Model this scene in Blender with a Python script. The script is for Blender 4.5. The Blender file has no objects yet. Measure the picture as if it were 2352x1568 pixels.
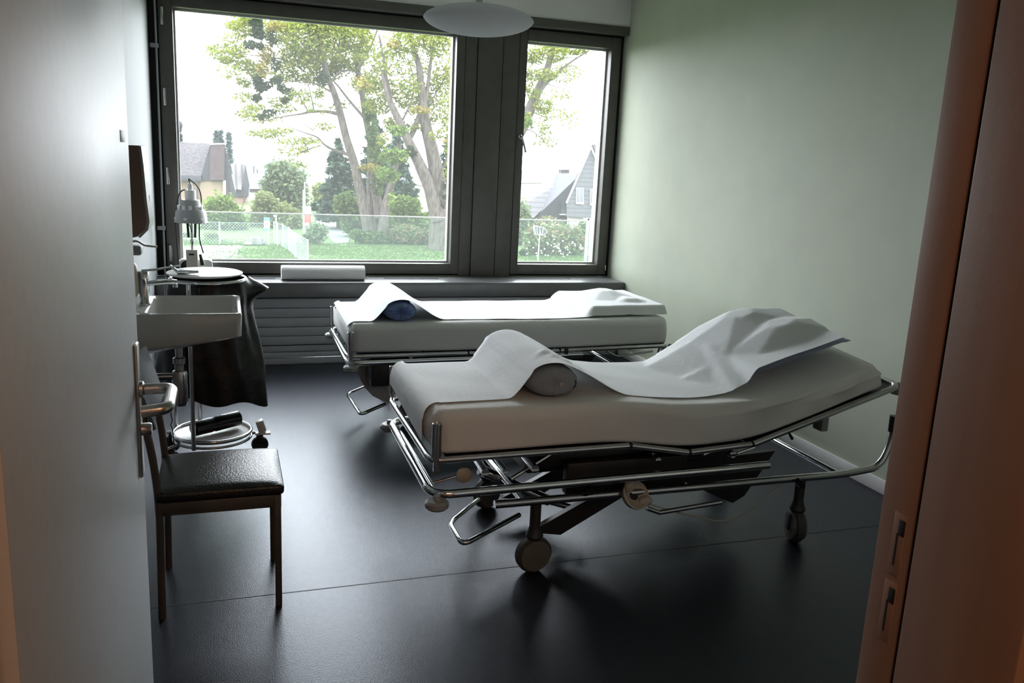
import bpy, bmesh, math, random
import numpy as np
from mathutils import Vector, Matrix
random.seed(7)
rng = np.random.default_rng(11)
PI = math.pi
S = bpy.context.scene
COL = S.collection

# ------------------------------------------------------------------ camera
W, H = 2352, 1568
FPX = 1939.47
EYE = Vector((0, 0, 1.6))
YAW, PITCH, ROLL = 0.331335, 0.211462, 0.048206
_f = Vector((math.sin(YAW)*math.cos(PITCH), math.cos(YAW)*math.cos(PITCH), -math.sin(PITCH)))
_r0 = Vector((math.cos(YAW), -math.sin(YAW), 0))
_u0 = _r0.cross(_f)
_r = math.cos(ROLL)*_r0 + math.sin(ROLL)*_u0
_u = -math.sin(ROLL)*_r0 + math.cos(ROLL)*_u0
cam = bpy.data.cameras.new('camera')
cam.sensor_width = 36
cam.lens = FPX/W*36
cam.clip_start = 0.05
cam.clip_end = 5000
co = bpy.data.objects.new('camera', cam)
COL.objects.link(co)
M3 = Matrix((_r, _u, -_f)).transposed()
co.matrix_world = Matrix.Translation(EYE) @ M3.to_4x4()
S.camera = co

def at(px, py, y=None, z=None, x=None):
    """survey helper: point in the place seen at (px, py), at a known depth y, height z or side x"""
    d = _r*((px-W/2)/FPX) - _u*((py-H/2)/FPX) + _f
    if y is not None: t = (y-EYE.y)/d.y
    elif z is not None: t = (z-EYE.z)/d.z
    else: t = (x-EYE.x)/d.x
    return EYE + d*t

# ------------------------------------------------------------------ materials
def mat(name, col, rough=.6, metal=0., var=0., vscale=8., bump=0., bscale=60., spec=.5, col2=None, coat=0., stretch=None):
    m = bpy.data.materials.new(name); m.use_nodes = True
    nt = m.node_tree; b = nt.nodes['Principled BSDF']
    b.inputs['Roughness'].default_value = rough
    b.inputs['Metallic'].default_value = metal
    b.inputs['Specular IOR Level'].default_value = spec
    if coat: b.inputs['Coat Weight'].default_value = coat; b.inputs['Coat Roughness'].default_value = .1
    c = (*col, 1)
    b.inputs['Base Color'].default_value = c
    tc = nt.nodes.new('ShaderNodeTexCoord')
    src = tc.outputs['Object']
    if stretch:
        mp = nt.nodes.new('ShaderNodeMapping'); mp.inputs['Scale'].default_value = stretch
        nt.links.new(src, mp.inputs['Vector']); src = mp.outputs['Vector']
    if var or col2:
        n = nt.nodes.new('ShaderNodeTexNoise'); n.inputs['Scale'].default_value = vscale; n.inputs['Detail'].default_value = 4
        nt.links.new(src, n.inputs['Vector'])
        r = nt.nodes.new('ShaderNodeValToRGB')
        if col2:
            r.color_ramp.elements[0].color = c; r.color_ramp.elements[1].color = (*col2, 1)
            r.color_ramp.elements[0].position = .38; r.color_ramp.elements[1].position = .62
        else:
            r.color_ramp.elements[0].color = tuple(x*(1-var) for x in col)+(1,)
            r.color_ramp.elements[1].color = tuple(min(1, x*(1+var)) for x in col)+(1,)
            r.color_ramp.elements[0].position = .3; r.color_ramp.elements[1].position = .7
        nt.links.new(n.outputs['Fac'], r.inputs['Fac']); nt.links.new(r.outputs['Color'], b.inputs['Base Color'])
    if bump:
        n = nt.nodes.new('ShaderNodeTexNoise'); n.inputs['Scale'].default_value = bscale; n.inputs['Detail'].default_value = 3
        nt.links.new(src, n.inputs['Vector'])
        bp = nt.nodes.new('ShaderNodeBump'); bp.inputs['Strength'].default_value = bump; bp.inputs['Distance'].default_value = .01
        nt.links.new(n.outputs['Fac'], bp.inputs['Height']); nt.links.new(bp.outputs['Normal'], b.inputs['Normal'])
    return m

def leafmat(name, cols, transl=.35):
    m = bpy.data.materials.new(name); m.use_nodes = True
    nt = m.node_tree; nt.nodes.clear()
    out = nt.nodes.new('ShaderNodeOutputMaterial')
    g = nt.nodes.new('ShaderNodeNewGeometry')
    r = nt.nodes.new('ShaderNodeValToRGB')
    e = r.color_ramp.elements
    e[0].color = (*cols[0], 1); e[1].color = (*cols[-1], 1)
    for i, c in enumerate(cols[1:-1]):
        k = e.new((i+1)/(len(cols)-1)); k.color = (*c, 1)
    nt.links.new(g.outputs['Random Per Island'], r.inputs['Fac'])
    d = nt.nodes.new('ShaderNodeBsdfDiffuse'); t = nt.nodes.new('ShaderNodeBsdfTranslucent')
    mx = nt.nodes.new('ShaderNodeMixShader'); mx.inputs[0].default_value = transl
    for n in (d, t): nt.links.new(r.outputs['Color'], n.inputs['Color'])
    nt.links.new(d.outputs[0], mx.inputs[1]); nt.links.new(t.outputs[0], mx.inputs[2])
    nt.links.new(mx.outputs[0], out.inputs['Surface'])
    return m

def glassmat(name, tint, refl=.05, haze=0., hcol=(.9, .92, .9)):
    m = bpy.data.materials.new(name); m.use_nodes = True
    nt = m.node_tree; nt.nodes.clear()
    out = nt.nodes.new('ShaderNodeOutputMaterial')
    t = nt.nodes.new('ShaderNodeBsdfTransparent'); t.inputs['Color'].default_value = (*tint, 1)
    g = nt.nodes.new('ShaderNodeBsdfGlossy'); g.inputs['Roughness'].default_value = .02
    f = nt.nodes.new('ShaderNodeLayerWeight'); f.inputs['Blend'].default_value = .12
    mul = nt.nodes.new('ShaderNodeMath'); mul.operation = 'MULTIPLY'; mul.inputs[1].default_value = refl*8
    mul.use_clamp = True
    nt.links.new(f.outputs['Fresnel'], mul.inputs[0])
    mx = nt.nodes.new('ShaderNodeMixShader')
    nt.links.new(mul.outputs[0], mx.inputs[0])
    nt.links.new(t.outputs[0], mx.inputs[1]); nt.links.new(g.outputs[0], mx.inputs[2])
    last = mx
    if haze:
        d = nt.nodes.new('ShaderNodeBsdfTranslucent'); d.inputs['Color'].default_value = hcol+(1,)
        m2 = nt.nodes.new('ShaderNodeMixShader'); m2.inputs[0].default_value = haze
        nt.links.new(mx.outputs[0], m2.inputs[1]); nt.links.new(d.outputs[0], m2.inputs[2]); last = m2
    nt.links.new(last.outputs[0], out.inputs['Surface'])
    return m

def stripemat(name, c1, c2, scale, axis='Z', rough=.7, width=.12):
    """regular grooves along one axis (boards, slates, louvres)"""
    m = bpy.data.materials.new(name); m.use_nodes = True
    nt = m.node_tree; b = nt.nodes['Principled BSDF']; b.inputs['Roughness'].default_value = rough
    tc = nt.nodes.new('ShaderNodeTexCoord'); sp = nt.nodes.new('ShaderNodeSeparateXYZ')
    nt.links.new(tc.outputs['Object'], sp.inputs[0])
    mu = nt.nodes.new('ShaderNodeMath'); mu.operation = 'MULTIPLY'; mu.inputs[1].default_value = scale
    nt.links.new(sp.outputs[axis], mu.inputs[0])
    fr = nt.nodes.new('ShaderNodeMath'); fr.operation = 'FRACT'; nt.links.new(mu.outputs[0], fr.inputs[0])
    lt = nt.nodes.new('ShaderNodeMath'); lt.operation = 'LESS_THAN'; lt.inputs[1].default_value = width
    nt.links.new(fr.outputs[0], lt.inputs[0])
    n = nt.nodes.new('ShaderNodeTexNoise'); n.inputs['Scale'].default_value = 3; nt.links.new(tc.outputs['Object'], n.inputs['Vector'])
    mx = nt.nodes.new('ShaderNodeMix'); mx.data_type = 'RGBA'
    mx.inputs['A'].default_value = (*c1, 1); mx.inputs['B'].default_value = (*c2, 1)
    nt.links.new(lt.outputs[0], mx.inputs['Factor'])
    hv = nt.nodes.new('ShaderNodeHueSaturation'); nt.links.new(mx.outputs['Result'], hv.inputs['Color'])
    ma = nt.nodes.new('ShaderNodeMapRange'); ma.inputs['To Min'].default_value = .8; ma.inputs['To Max'].default_value = 1.2
    nt.links.new(n.outputs['Fac'], ma.inputs['Value']); nt.links.new(ma.outputs['Result'], hv.inputs['Value'])
    nt.links.new(hv.outputs['Color'], b.inputs['Base Color'])
    return m

M = {}
M['floor'] = mat('dark linoleum', (.011, .013, .020), .34, var=.25, vscale=30, bump=.12, bscale=220, spec=.5)
M['floor'].node_tree.nodes['Principled BSDF'].inputs['Specular Tint'].default_value = (.80, .87, 1.0, 1)
M['floor_seam'] = mat('linoleum weld seam', (.008, .008, .010), .6)
M['wall_green'] = mat('sage green paint', (.41, .435, .345), .62, var=.03, vscale=5, bump=.1, bscale=350, spec=.35)
M['wall_white'] = mat('white paint', (.74, .75, .76), .55, var=.02, vscale=4, bump=.08, bscale=300)
M['wall_left'] = mat('dimmed white paint', (.32, .325, .335), .6, var=.02, vscale=4, bump=.08, bscale=300)  # white wall darkened in colour to offset strong window light
M['wall_beige'] = mat('pale plaster', (.70, .69, .665), .8, var=.04, vscale=5)
M['frame'] = mat('dark bronze window metal', (.088, .082, .076), .45, var=.12, vscale=9, bump=.04, bscale=200)
M['frame_edge'] = mat('pale window gasket metal', (.55, .53, .52), .4)
M['sill'] = mat('grey window ledge laminate', (.13, .13, .133), .32, var=.06, vscale=12)
M['dark'] = mat('black gap', (.008, .008, .008), .8)
M['rad'] = mat('grey radiator enamel', (.34, .35, .36), .45, var=.04, vscale=6)
M['door'] = mat('satin grey door laminate', (.58, .58, .59), .42, var=.03, vscale=40, spec=.5)
M['jamb'] = mat('beige varnished jamb', (.34, .20, .14), .5, var=.10, vscale=3, bump=.05, bscale=150, stretch=(6, 6, .7))
M['gasket'] = mat('black rubber seal', (.012, .011, .010), .7)
M['steel'] = mat('brushed steel', (.50, .47, .44), .30, 1., bump=.03, bscale=300)
M['chrome'] = mat('chrome', (.78, .79, .80), .09, 1., var=.03)
M['chrome_dull'] = mat('worn chrome', (.56, .56, .57), .22, 1., var=.08, vscale=20)
M['dark_metal'] = mat('dark painted steel', (.035, .034, .034), .45, .3, var=.2)
M['ceramic'] = mat('white ceramic', (.66, .65, .62), .12, var=.01, coat=.5)
M['plastic_white'] = mat('white plastic', (.70, .70, .69), .35, var=.02)
M['plastic_cream'] = mat('cream plastic', (.55, .50, .42), .45, var=.04)
M['plastic_grey'] = mat('grey plastic', (.30, .31, .31), .45, var=.05)
M['plastic_shroud'] = mat('light grey moulded plastic', (.42, .43, .43), .5, var=.04)
M['black_plastic'] = mat('black plastic', (.012, .011, .012), .4)
M['bag'] = mat('black bag film', (.006, .0055, .006), .30, bump=.5, bscale=14, spec=.4)
M['vinyl'] = mat('black vinyl upholstery', (.010, .010, .0105), .30, bump=.25, bscale=160, spec=.55)
M['chair_frame'] = mat('dark bronze tube', (.12, .105, .09), .4, .55, var=.1)
M['backrest'] = mat('dark blue grey laminate', (.09, .10, .115), .25, spec=.5)
M['sheet'] = mat('white fitted sheet', (.84, .83, .81), .85, var=.02, vscale=6, bump=.15, bscale=90)
M['runner'] = mat('white paper drape', (.84, .85, .86), .75, var=.012, vscale=6, bump=.12, bscale=45)
M['mattress_end'] = mat('grey vinyl', (.2, .2, .21), .5)
M['bolster_blue'] = mat('blue hospital cover', (.22, .32, .58), .7, bump=.4, bscale=40, var=.2, vscale=15)
M['bolster_grey'] = mat('grey vinyl bolster', (.29, .32, .36), .55, bump=.15, bscale=50, var=.08)
M['pillow'] = mat('pale blue pillow cover', (.42, .47, .60), .8, bump=.2, bscale=30)
M['lamp_white'] = leafmat('opal white lamp shade', [(.90, .91, .93), (.92, .93, .95)], .45)
M['paper'] = mat('white tissue paper', (.74, .74, .73), .9, var=.02, bump=.2, bscale=150)
M['mirror'] = mat('mirror silvering', (.92, .93, .93), .02, 1.)
M['dispenser_front'] = mat('grey dispenser cover', (.27, .265, .255), .4, var=.03)
M['lid'] = mat('white enamel lid', (.86, .86, .86), .3, var=.01)
M['warm_side'] = mat('warm toned dispenser housing', (.17, .10, .075), .5, var=.06)  # warm dim corridor light mixed into the housing colour
M['rubber'] = mat('grey rubber tyre', (.06, .06, .06), .7)
M['caster'] = mat('grey brown caster cover', (.13, .12, .105), .5, var=.05)
M['glass'] = glassmat('veiled window glass', (.97, .98, .975), .03, haze=.017)  # translucent share lays a pale flare veil over the view
M['railglass'] = glassmat('balustrade glass', (.90, .95, .93), .03, haze=.012, hcol=(.80, .95, .90))
M['railedge'] = mat('polished glass edge', (.80, .84, .83), .25)
M['render_corr'] = mat('corridor plaster', (.60, .55, .50), .8, var=.03)
# outside
M['lawn'] = mat('lawn soil and grass', (.062, .098, .038), .95, col2=(.085, .115, .050), vscale=1.3, spec=.1)
M['gravel'] = mat('pale gravel', (.10, .098, .095), .95, col2=(.17, .166, .162), vscale=9, spec=.1)
M['road'] = mat('pale asphalt', (.15, .15, .15), .95, var=.05, spec=.1)
M['stone'] = mat('weathered stone', (.14, .135, .12), .95, col2=(.25, .24, .22), vscale=3, spec=.1)
M['bark'] = mat('grey brown bark', (.068, .058, .050), .95, col2=(.115, .100, .088), vscale=2.5, bump=.5, bscale=9, spec=.1, stretch=(3, 3, .8))
M['roof'] = mat('lichen spotted roof slates', (.058, .054, .057), .9, col2=(.085, .080, .083), vscale=6, spec=.1)
M['slate'] = stripemat('grey slate cladding', (.105, .109, .118), (.065, .068, .075), 3.2, 'Z', .8, .14)
M['slate_plain'] = mat('grey cement cladding', (.075, .077, .085), .85, var=.06, vscale=2, spec=.1)
M['bay_brown'] = mat('brown bay cladding', (.085, .066, .068), .8, var=.1, vscale=2, spec=.1)
M['roof_stripe'] = stripemat('ribbed pale roofing', (.09, .086, .086), (.045, .04, .04), 1.7, 'X', .8, .35)
M['roof_tile'] = stripemat('silver grey tiled roof', (.085, .083, .088), (.060, .058, .062), 2.8, 'Z', .8, .25)
M['cream'] = mat('cream render', (.27, .215, .16), .95, var=.04, vscale=1, spec=.1)
M['offwhite'] = mat('white render', (.40, .385, .36), .95, var=.02, vscale=1, spec=.1)
M['pinkwall'] = mat('pale brick render', (.30, .20, .175), .95, var=.08, spec=.1)
M['winglass'] = mat('house window glass', (.06, .07, .08), .1, spec=.8)
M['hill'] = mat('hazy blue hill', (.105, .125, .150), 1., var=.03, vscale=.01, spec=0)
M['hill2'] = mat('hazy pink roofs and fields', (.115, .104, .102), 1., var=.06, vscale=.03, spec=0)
M['galv'] = mat('galvanised post', (.30, .32, .33), .6, .3)
M['mesh'] = mat('wire mesh', (.26, .29, .30), .6, .2)
M['red'] = mat('red barrier paint', (.45, .09, .09), .6)
M['whitepaint'] = mat('white barrier paint', (.45, .45, .45), .6)
M['bluepaint'] = mat('blue sign paint', (.08, .22, .42), .6)
M['greenpaint'] = mat('green bin paint', (.05, .16, .14), .6)
M['flower'] = mat('white rose petals', (.36, .35, .30), .9, spec=.1)
M['leaf_yg'] = leafmat('yellow green maple leaves', [(.090, .130, .026), (.140, .180, .036), (.195, .220, .048), (.235, .225, .060)])
M['leaf_y'] = leafmat('yellowing maple leaves', [(.17, .18, .05), (.24, .21, .06), (.26, .19, .07)])
M['leaf_g'] = leafmat('green leaves', [(.045, .075, .028), (.075, .115, .040), (.110, .150, .050)])
M['leaf_d'] = leafmat('dark mistletoe leaves', [(.022, .036, .018), (.034, .052, .026), (.05, .068, .032)])
M['needle'] = leafmat('blue green needles', [(.030, .052, .040), (.050, .080, .058), (.075, .110, .072)], .15)
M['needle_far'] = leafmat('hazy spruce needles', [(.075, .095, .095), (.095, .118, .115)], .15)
M['leaf_o'] = leafmat('olive bush leaves', [(.10, .13, .05), (.15, .18, .075), (.20, .21, .10)])
M['leaf_b'] = leafmat('bright bush leaves', [(.055, .09, .026), (.10, .155, .04), (.165, .22, .06)])
M['leaf_w'] = leafmat('grey green willow leaves', [(.085, .12, .07), (.125, .165, .095), (.17, .205, .11)])
M['leaf_r'] = leafmat('rose bush leaves', [(.07, .105, .045), (.10, .14, .06), (.16, .15, .08), (.20, .13, .085)])
M['grass'] = leafmat('grass blades', [(.060, .100, .034), (.085, .130, .045), (.110, .145, .060)])

# ------------------------------------------------------------------ builders
class MB:
    def __init__(s): s.bm = bmesh.new()
    def box(s, x0, x1, y0, y1, z0, z1, bev=0., seg=2, rot=None):
        r = bmesh.ops.create_cube(s.bm, size=1)
        vs = r['verts']
        c = Vector(((x0+x1)/2, (y0+y1)/2, (z0+z1)/2)); d = Vector((abs(x1-x0), abs(y1-y0), abs(z1-z0)))
        for v in vs:
            v.co = Vector((v.co.x*d.x, v.co.y*d.y, v.co.z*d.z))
        if bev:
            es = list({e for v in vs for e in v.link_edges})
            rb = bmesh.ops.bevel(s.bm, geom=es, offset=min(bev, min(d)*.49), segments=seg, affect='EDGES', profile=.5)
            vs = list({v for f in rb['faces'] for v in f.verts} | {v for v in vs if v.is_valid})
        for v in vs:
            p = v.co
            if rot is not None: p = rot @ p
            v.co = p + c
        return s
    def poly(s, pts, depth):
        """outline (list of Vectors) pushed by the vector depth into a solid"""
        depth = Vector(depth)
        a = [s.bm.verts.new(p) for p in pts]; b = [s.bm.verts.new(Vector(p)+depth) for p in pts]
        n = len(pts)
        s.bm.faces.new(a); s.bm.faces.new(b[::-1])
        for i in range(n): s.bm.faces.new((a[i], b[i], b[(i+1) % n], a[(i+1) % n]))
        return s
    def tube(s, pts, r, seg=10, closed=False, caps=True, flat=1.):
        pts = [Vector(p) for p in pts]
        n = len(pts)
        rs = r if isinstance(r, (list, tuple)) else [r]*n
        up = None; rings = []
        for i, p in enumerate(pts):
            if closed: t = (pts[(i+1) % n]-pts[i-1])
            else: t = pts[min(i+1, n-1)]-pts[max(i-1, 0)]
            t.normalize()
            if up is None:
                up = Vector((0, 0, 1)) if abs(t.z) < .9 else Vector((0, 1, 0))
            u = (up - t*up.dot(t))
            if u.length < 1e-6: u = t.orthogonal()
            u.normalize(); w = t.cross(u); up = u
            rings.append([s.bm.verts.new(p + (u*math.cos(2*PI*k/seg)*flat + w*math.sin(2*PI*k/seg))*rs[i]) for k in range(seg)])
        m = n if closed else n-1
        for i in range(m):
            a, b = rings[i], rings[(i+1) % n]
            for k in range(seg): s.bm.faces.new((a[k], a[(k+1) % seg], b[(k+1) % seg], b[k]))
        if caps and not closed:
            s.bm.faces.new(rings[0][::-1]); s.bm.faces.new(rings[-1])
        return s
    def lathe(s, prof, c, seg=24, axis=(0, 0, 1), a0=0, a1=2*PI):
        """prof: (radius, height) pairs along the axis from c"""
        c = Vector(c); ax = Vector(axis).normalized(); u = ax.orthogonal().normalized(); w = ax.cross(u)
        rings = []
        for (r, h) in prof:
            if r < 1e-6: rings.append([s.bm.verts.new(c+ax*h)])
            else: rings.append([s.bm.verts.new(c+ax*h+(u*math.cos(2*PI*k/seg)+w*math.sin(2*PI*k/seg))*r) for k in range(seg)])
        for a, b in zip(rings, rings[1:]):
            if len(a) == 1 and len(b) == 1: continue
            for k in range(seg):
                k2 = (k+1) % seg
                if len(a) == 1: s.bm.faces.new((a[0], b[k2], b[k]))
                elif len(b) == 1: s.bm.faces.new((a[k], a[k2], b[0]))
                else: s.bm.faces.new((a[k], a[k2], b[k2], b[k]))
        return s
    def cyl(s, a, b, r, seg=16):
        return s.tube([a, b], r, seg)
    def ell(s, c, rx, ry, rz, seg=16, rings=10, wob=0.):
        c = Vector(c); R = []
        for i in range(rings+1):
            th = PI*i/rings
            if i in (0, rings): R.append([s.bm.verts.new(c+Vector((0, 0, rz*math.cos(th))))]); continue
            row = []
            for k in range(seg):
                ph = 2*PI*k/seg; q = 1+random.uniform(-wob, wob)
                row.append(s.bm.verts.new(c+Vector((rx*math.sin(th)*math.cos(ph)*q, ry*math.sin(th)*math.sin(ph)*q, rz*math.cos(th)*q))))
            R.append(row)
        for a, b in zip(R, R[1:]):
            for k in range(seg):
                k2 = (k+1) % seg
                if len(a) == 1: s.bm.faces.new((a[0], b[k], b[k2]))
                elif len(b) == 1: s.bm.faces.new((a[k], b[0], a[k2]))
                else: s.bm.faces.new((a[k], b[k], b[k2], a[k2]))
        return s
    def grid(s, fn, nu, nv, thick=0.):
        V = [[s.bm.verts.new(fn(i/nu, j/nv)) for j in range(nv+1)] for i in range(nu+1)]
        F = []
        for i in range(nu):
            for j in range(nv): F.append(s.bm.faces.new((V[i][j], V[i+1][j], V[i+1][j+1], V[i][j+1])))
        if thick:
            s.bm.normal_update()
            bmesh.ops.solidify(s.bm, geom=F, thickness=thick)
        return s
    def build(s, name, m, parent=None, angle=40, loc=None):
        me = bpy.data.meshes.new(name)
        bmesh.ops.recalc_face_normals(s.bm, faces=s.bm.faces[:])
        if parent is not None: org = Vector(parent['_o'])
        elif loc is not None: org = Vector(loc)
        else:
            cs = [v.co for v in s.bm.verts]
            mn = Vector((min(c[i] for c in cs) for i in range(3))); mxv = Vector((max(c[i] for c in cs) for i in range(3)))
            org = Vector(((mn.x+mxv.x)/2, (mn.y+mxv.y)/2, mn.z))
        for v in s.bm.verts: v.co = v.co-org
        s.bm.to_mesh(me); s.bm.free()
        me.polygons.foreach_set('use_smooth', [True]*len(me.polygons))
        me.set_sharp_from_angle(angle=math.radians(angle))
        me.materials.append(m)
        return link(name, me, org, parent)

def link(name, me, org, parent=None):
    o = bpy.data.objects.new(name, me)
    COL.objects.link(o)
    o['_o'] = tuple(org)
    if parent is not None: o.parent = parent
    else: o.location = org
    return o

def thing(name, label, cat, loc, group=None, kind=None):
    o = bpy.data.objects.new(name, None); COL.objects.link(o)
    o.empty_display_size = .1
    o.location = loc; o['_o'] = tuple(loc)
    return tag(o, label, cat, group, kind)
def tag(o, label=None, cat=None, group=None, kind=None):
    if label: o['label'] = label
    if cat: o['category'] = cat
    if group: o['group'] = group
    if kind: o['kind'] = kind
    return o
def struct(o, label, cat): return tag(o, label, cat, None, 'structure')

def fillet(pts, rad, n=5):
    """round the inner corners of a polyline"""
    pts = [Vector(p) for p in pts]; out = [pts[0]]
    for a, b, c in zip(pts, pts[1:], pts[2:]):
        d1 = (a-b); d2 = (c-b); l = min(rad, d1.length*.45, d2.length*.45)
        p1 = b+d1.normalized()*l; p2 = b+d2.normalized()*l
        for k in range(n+1):
            t = k/n; out.append(p1*(1-t)**2+b*2*t*(1-t)+p2*t*t)
    out.append(pts[-1]); return out
def sstep(a, b, x):
    t = min(1, max(0, (x-a)/(b-a))); return t*t*(3-2*t)
def lerpt(tab, x):
    if x <= tab[0][0]: return tab[0][1]
    for (a, fa), (b, fb) in zip(tab, tab[1:]):
        if x <= b: return fa+(fb-fa)*(x-a)/(b-a)
    return tab[-1][1]
def smt(tab, x, w=.06):
    return sum(lerpt(tab, x+k*w/2) for k in (-2, -1, 0, 1, 2))/5

# ================================================================== ROOM
XL, XR = -.49, 3.20          # left and right wall faces
YD0, YD1 = .70, .93          # door wall, corridor side and room side
YW = 6.70                    # back wall face (lintel)
ZC = 2.95
MB().box(-2.6, 4.6, -2.4, 7.05, -.25, 0).build('floor', M['floor'])
struct(bpy.data.objects['floor'], 'dark blue black linoleum floor of the room', 'floor')
seam = MB().box(-.30, 3.15, 2.945, 2.950, -.002, .0006).build('seam', M['floor_seam'], bpy.data.objects['floor'])
struct(MB().box(-2.6, 4.6, -2.4, 7.05, ZC, ZC+.2).build('ceiling', M['wall_white']), 'white ceiling above the room', 'ceiling')
struct(MB().box(XL-.25, XL, YD0, 7.05, 0, ZC).build('wall_left', M['wall_left']), 'white wall in darkened tone on the left behind the washbasin', 'wall')
struct(MB().box(XR, XR+.25, YD0, 7.05, 0, ZC).build('wall_right', M['wall_green']), 'sage green painted wall on the right', 'wall')
bb = MB(); bb.box(XR-.014, XR, YD1, 6.44, 0, .075, .003); struct(bb.build('baseboard_right', M['wall_beige']), 'pale baseboard along the green wall', 'baseboard')
wb = MB(); wb.box(XL, XR, 6.60, 7.05, 0, .52); wb.box(XL, XR, YW, 7.05, 2.715, ZC)
struct(wb.build('wall_back', M['wall_beige']), 'pale wall strip above and below the windows', 'wall')
# door wall with the opening, seen only from the corridor
DX0, DX1 = -.255, .925
wf = MB(); wf.box(-2.6, DX0, YD0, YD1, 0, ZC); wf.box(DX1+.06, 4.6, YD0, YD1, 0, ZC); wf.box(DX0, DX1+.06, YD0, YD1, 2.16, ZC)
struct(wf.build('wall_front', M['render_corr']), 'corridor wall that holds the door opening', 'wall')
wc = MB(); wc.box(-2.6, 4.6, -2.6, -2.4, 0, ZC); wc.box(-2.8, -2.6, -2.4, YD0, 0, ZC); wc.box(4.6, 4.8, -2.4, YD0, 0, ZC)
struct(wc.build('wall_corridor', M['render_corr']), 'plaster wall of the corridor behind the doorway', 'wall')

# door frame (jambs and head)
tf = thing('trim_1', 'warm lit beige door frame on the right edge of the view', 'door frame', (DX1, .85, 0), kind='structure')
jb = MB()
jb.box(.915, DX1+.06, .872, YD1+.006, 0, 2.16, .002)         # rabbet strip on the room side
jb.box(.912, DX1+.06, YD0-.02, .864, 0, 2.16, .003)          # stop and corridor side of the jamb
jb.box(DX1+.0, DX1+.10, YD0-.02, YD0, 0, 2.2, .003)
jb.box(DX0-.02, DX0+.02, YD0-.02, .90, 0, 2.16, .004)
jb.box(DX0-.1, DX0+.0, YD0-.02, YD0, 0, 2.2, .003)
jb.box(DX0-.02, DX1+.06, YD0-.02, YD1, 2.12, 2.18, .004)
jb.build('jamb', M['jamb'], tf)
MB().box(.919, .93, .8635, .8725, 0, 2.12).build('door_seal', M['gasket'], tf)
for z0, dz in ((1.098, .05), (.992, .05)):
    pl = MB().box(.9138, .917, .884, .908, z0-.065, z0+.03, .001).build('strike_plate', M['jamb'], tf)
    h = MB().box(.9130, .916, .8845, .897, z0-.002, z0+.022, .001); h.box(.9130, .916, .895, .898, z0-.05, z0)
    h.build('latch_hole', M['gasket'], pl)

# door leaf, opened into the room against the left side
dh = Vector((-.222, .935, 0)); de = Vector((-.197, 2.055, 0))
dd = (de-dh).normalized(); dn = Vector((dd.y, -dd.x, 0))          # along the leaf, out of its visible face
door = thing('door_1', 'open satin grey door leaf standing on the left', 'door', dh, kind='structure')
def dbox(mb, a0, a1, n0, n1, z0, z1, bev=.002):
    c = dh + dd*((a0+a1)/2) + dn*((n0+n1)/2)
    rot = Matrix(((dd.x, dn.x, 0), (dd.y, dn.y, 0), (0, 0, 1)))
    mb.box(-(a1-a0)/2+c.x, (a1-a0)/2+c.x, -(n1-n0)/2+c.y, (n1-n0)/2+c.y, z0, z1, bev, 2, rot)
    return mb
Ld = (de-dh).length
dbox(MB(), 0, Ld, -.042, 0, .008, 2.11, .003).build('door_panel', M['door'], door)
dbox(MB(), Ld-.085, Ld-.045, 0, .008, .855, 1.165, .0035).build('escutcheon', M['steel'], door)
def dp(a, n, z): return dh+dd*a+dn*n+Vector((0, 0, z))
ah = Ld-.062
hp = fillet([dp(ah, .008, 1.058), dp(ah, .076, 1.06), dp(ah-.15, .078, 1.055), dp(ah-.15, .026, 1.05)], .035, 6)
hd = MB().tube(hp, .0128, 12); hd.lathe([(0, .008), (.019, .008), (.019, .014), (.012, .018), (0, .018)], dp(ah, 0, 1.058), 16, dn)
hd.build('door_handle', M['steel'], door)
MB().lathe([(0, .006), (.0145, .006), (.0145, .026), (.012, .029), (0, .029)], dp(Ld-.065, 0, .965), 16, dn).build('lock_cylinder', M['steel'], door)
dbox(MB(), Ld-.125, Ld-.06, 0, .0012, 1.598, 1.622, .0003).build('sticker', M['plastic_grey'], door)

# ------------------------------------------------------------------ windows
ZS0, ZS1 = .515, .632
YF = 6.77      # inner face of the sashes
YG = 6.86      # glass
def rect_frame(mb, x0, x1, z0, z1, w, y0, y1, bev=.004, wl=None, wr=None, wb_=None, wt=None):
    wl = wl or w; wr = wr or w; wb_ = wb_ or w; wt = wt or w
    mb.box(x0-wl, x0, y0, y1, z0-wb_, z1+wt, bev); mb.box(x1, x1+wr, y0, y1, z0-wb_, z1+wt, bev)
    mb.box(x0, x1, y0, y1, z0-wb_, z0, bev); mb.box(x0, x1, y0, y1, z1, z1+wt, bev)
    return mb
gx = {1: (-.325, 1.755), 2: (2.345, 3.085)}
gz = (.735, 2.545)
wins = {}
for k in (1, 2):
    x0, x1 = gx[k]
    lab = 'wide fixed window in a dark metal frame looking on the trees' if k == 1 else 'narrow window beside the green wall with a lever handle'
    w = thing('window_%d' % k, lab, 'window', ((x0+x1)/2, YF, gz[0]), kind='structure')
    wins[k] = w
    wl, wr = (.095, .07) if k == 1 else (.065, .085)
    rect_frame(MB(), x0, x1, gz[0], gz[1], .08, YF, YG+.05, .004, wl, wr, .085, .09).build('window_frame', M['frame'], w)
    rect_frame(MB(), x0+.014, x1-.014, gz[0]+.014, gz[1]-.014, .016, YG-.008, YG+.03, .001).build('glazing_bead', M['frame_edge'], w)
    MB().box(x0+.004, x1-.004, YG, YG+.006, gz[0]+.004, gz[1]-.004).build('window_pane', M['glass'], w)
    # outer reveal
    rect_frame(MB(), x0, x1, gz[0], gz[1], .03, YG+.05, 6.97, .002).build('outer_reveal', M['frame_edge'], w)
w1, w2 = wins[1], wins[2]
for z in (2.475, 1.925, 1.367, .80):
    MB().box(-.405, -.383, YF-.014, YF, z-.062, z+.062, .005).build('hinge', M['chrome_dull'], w1)
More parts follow.
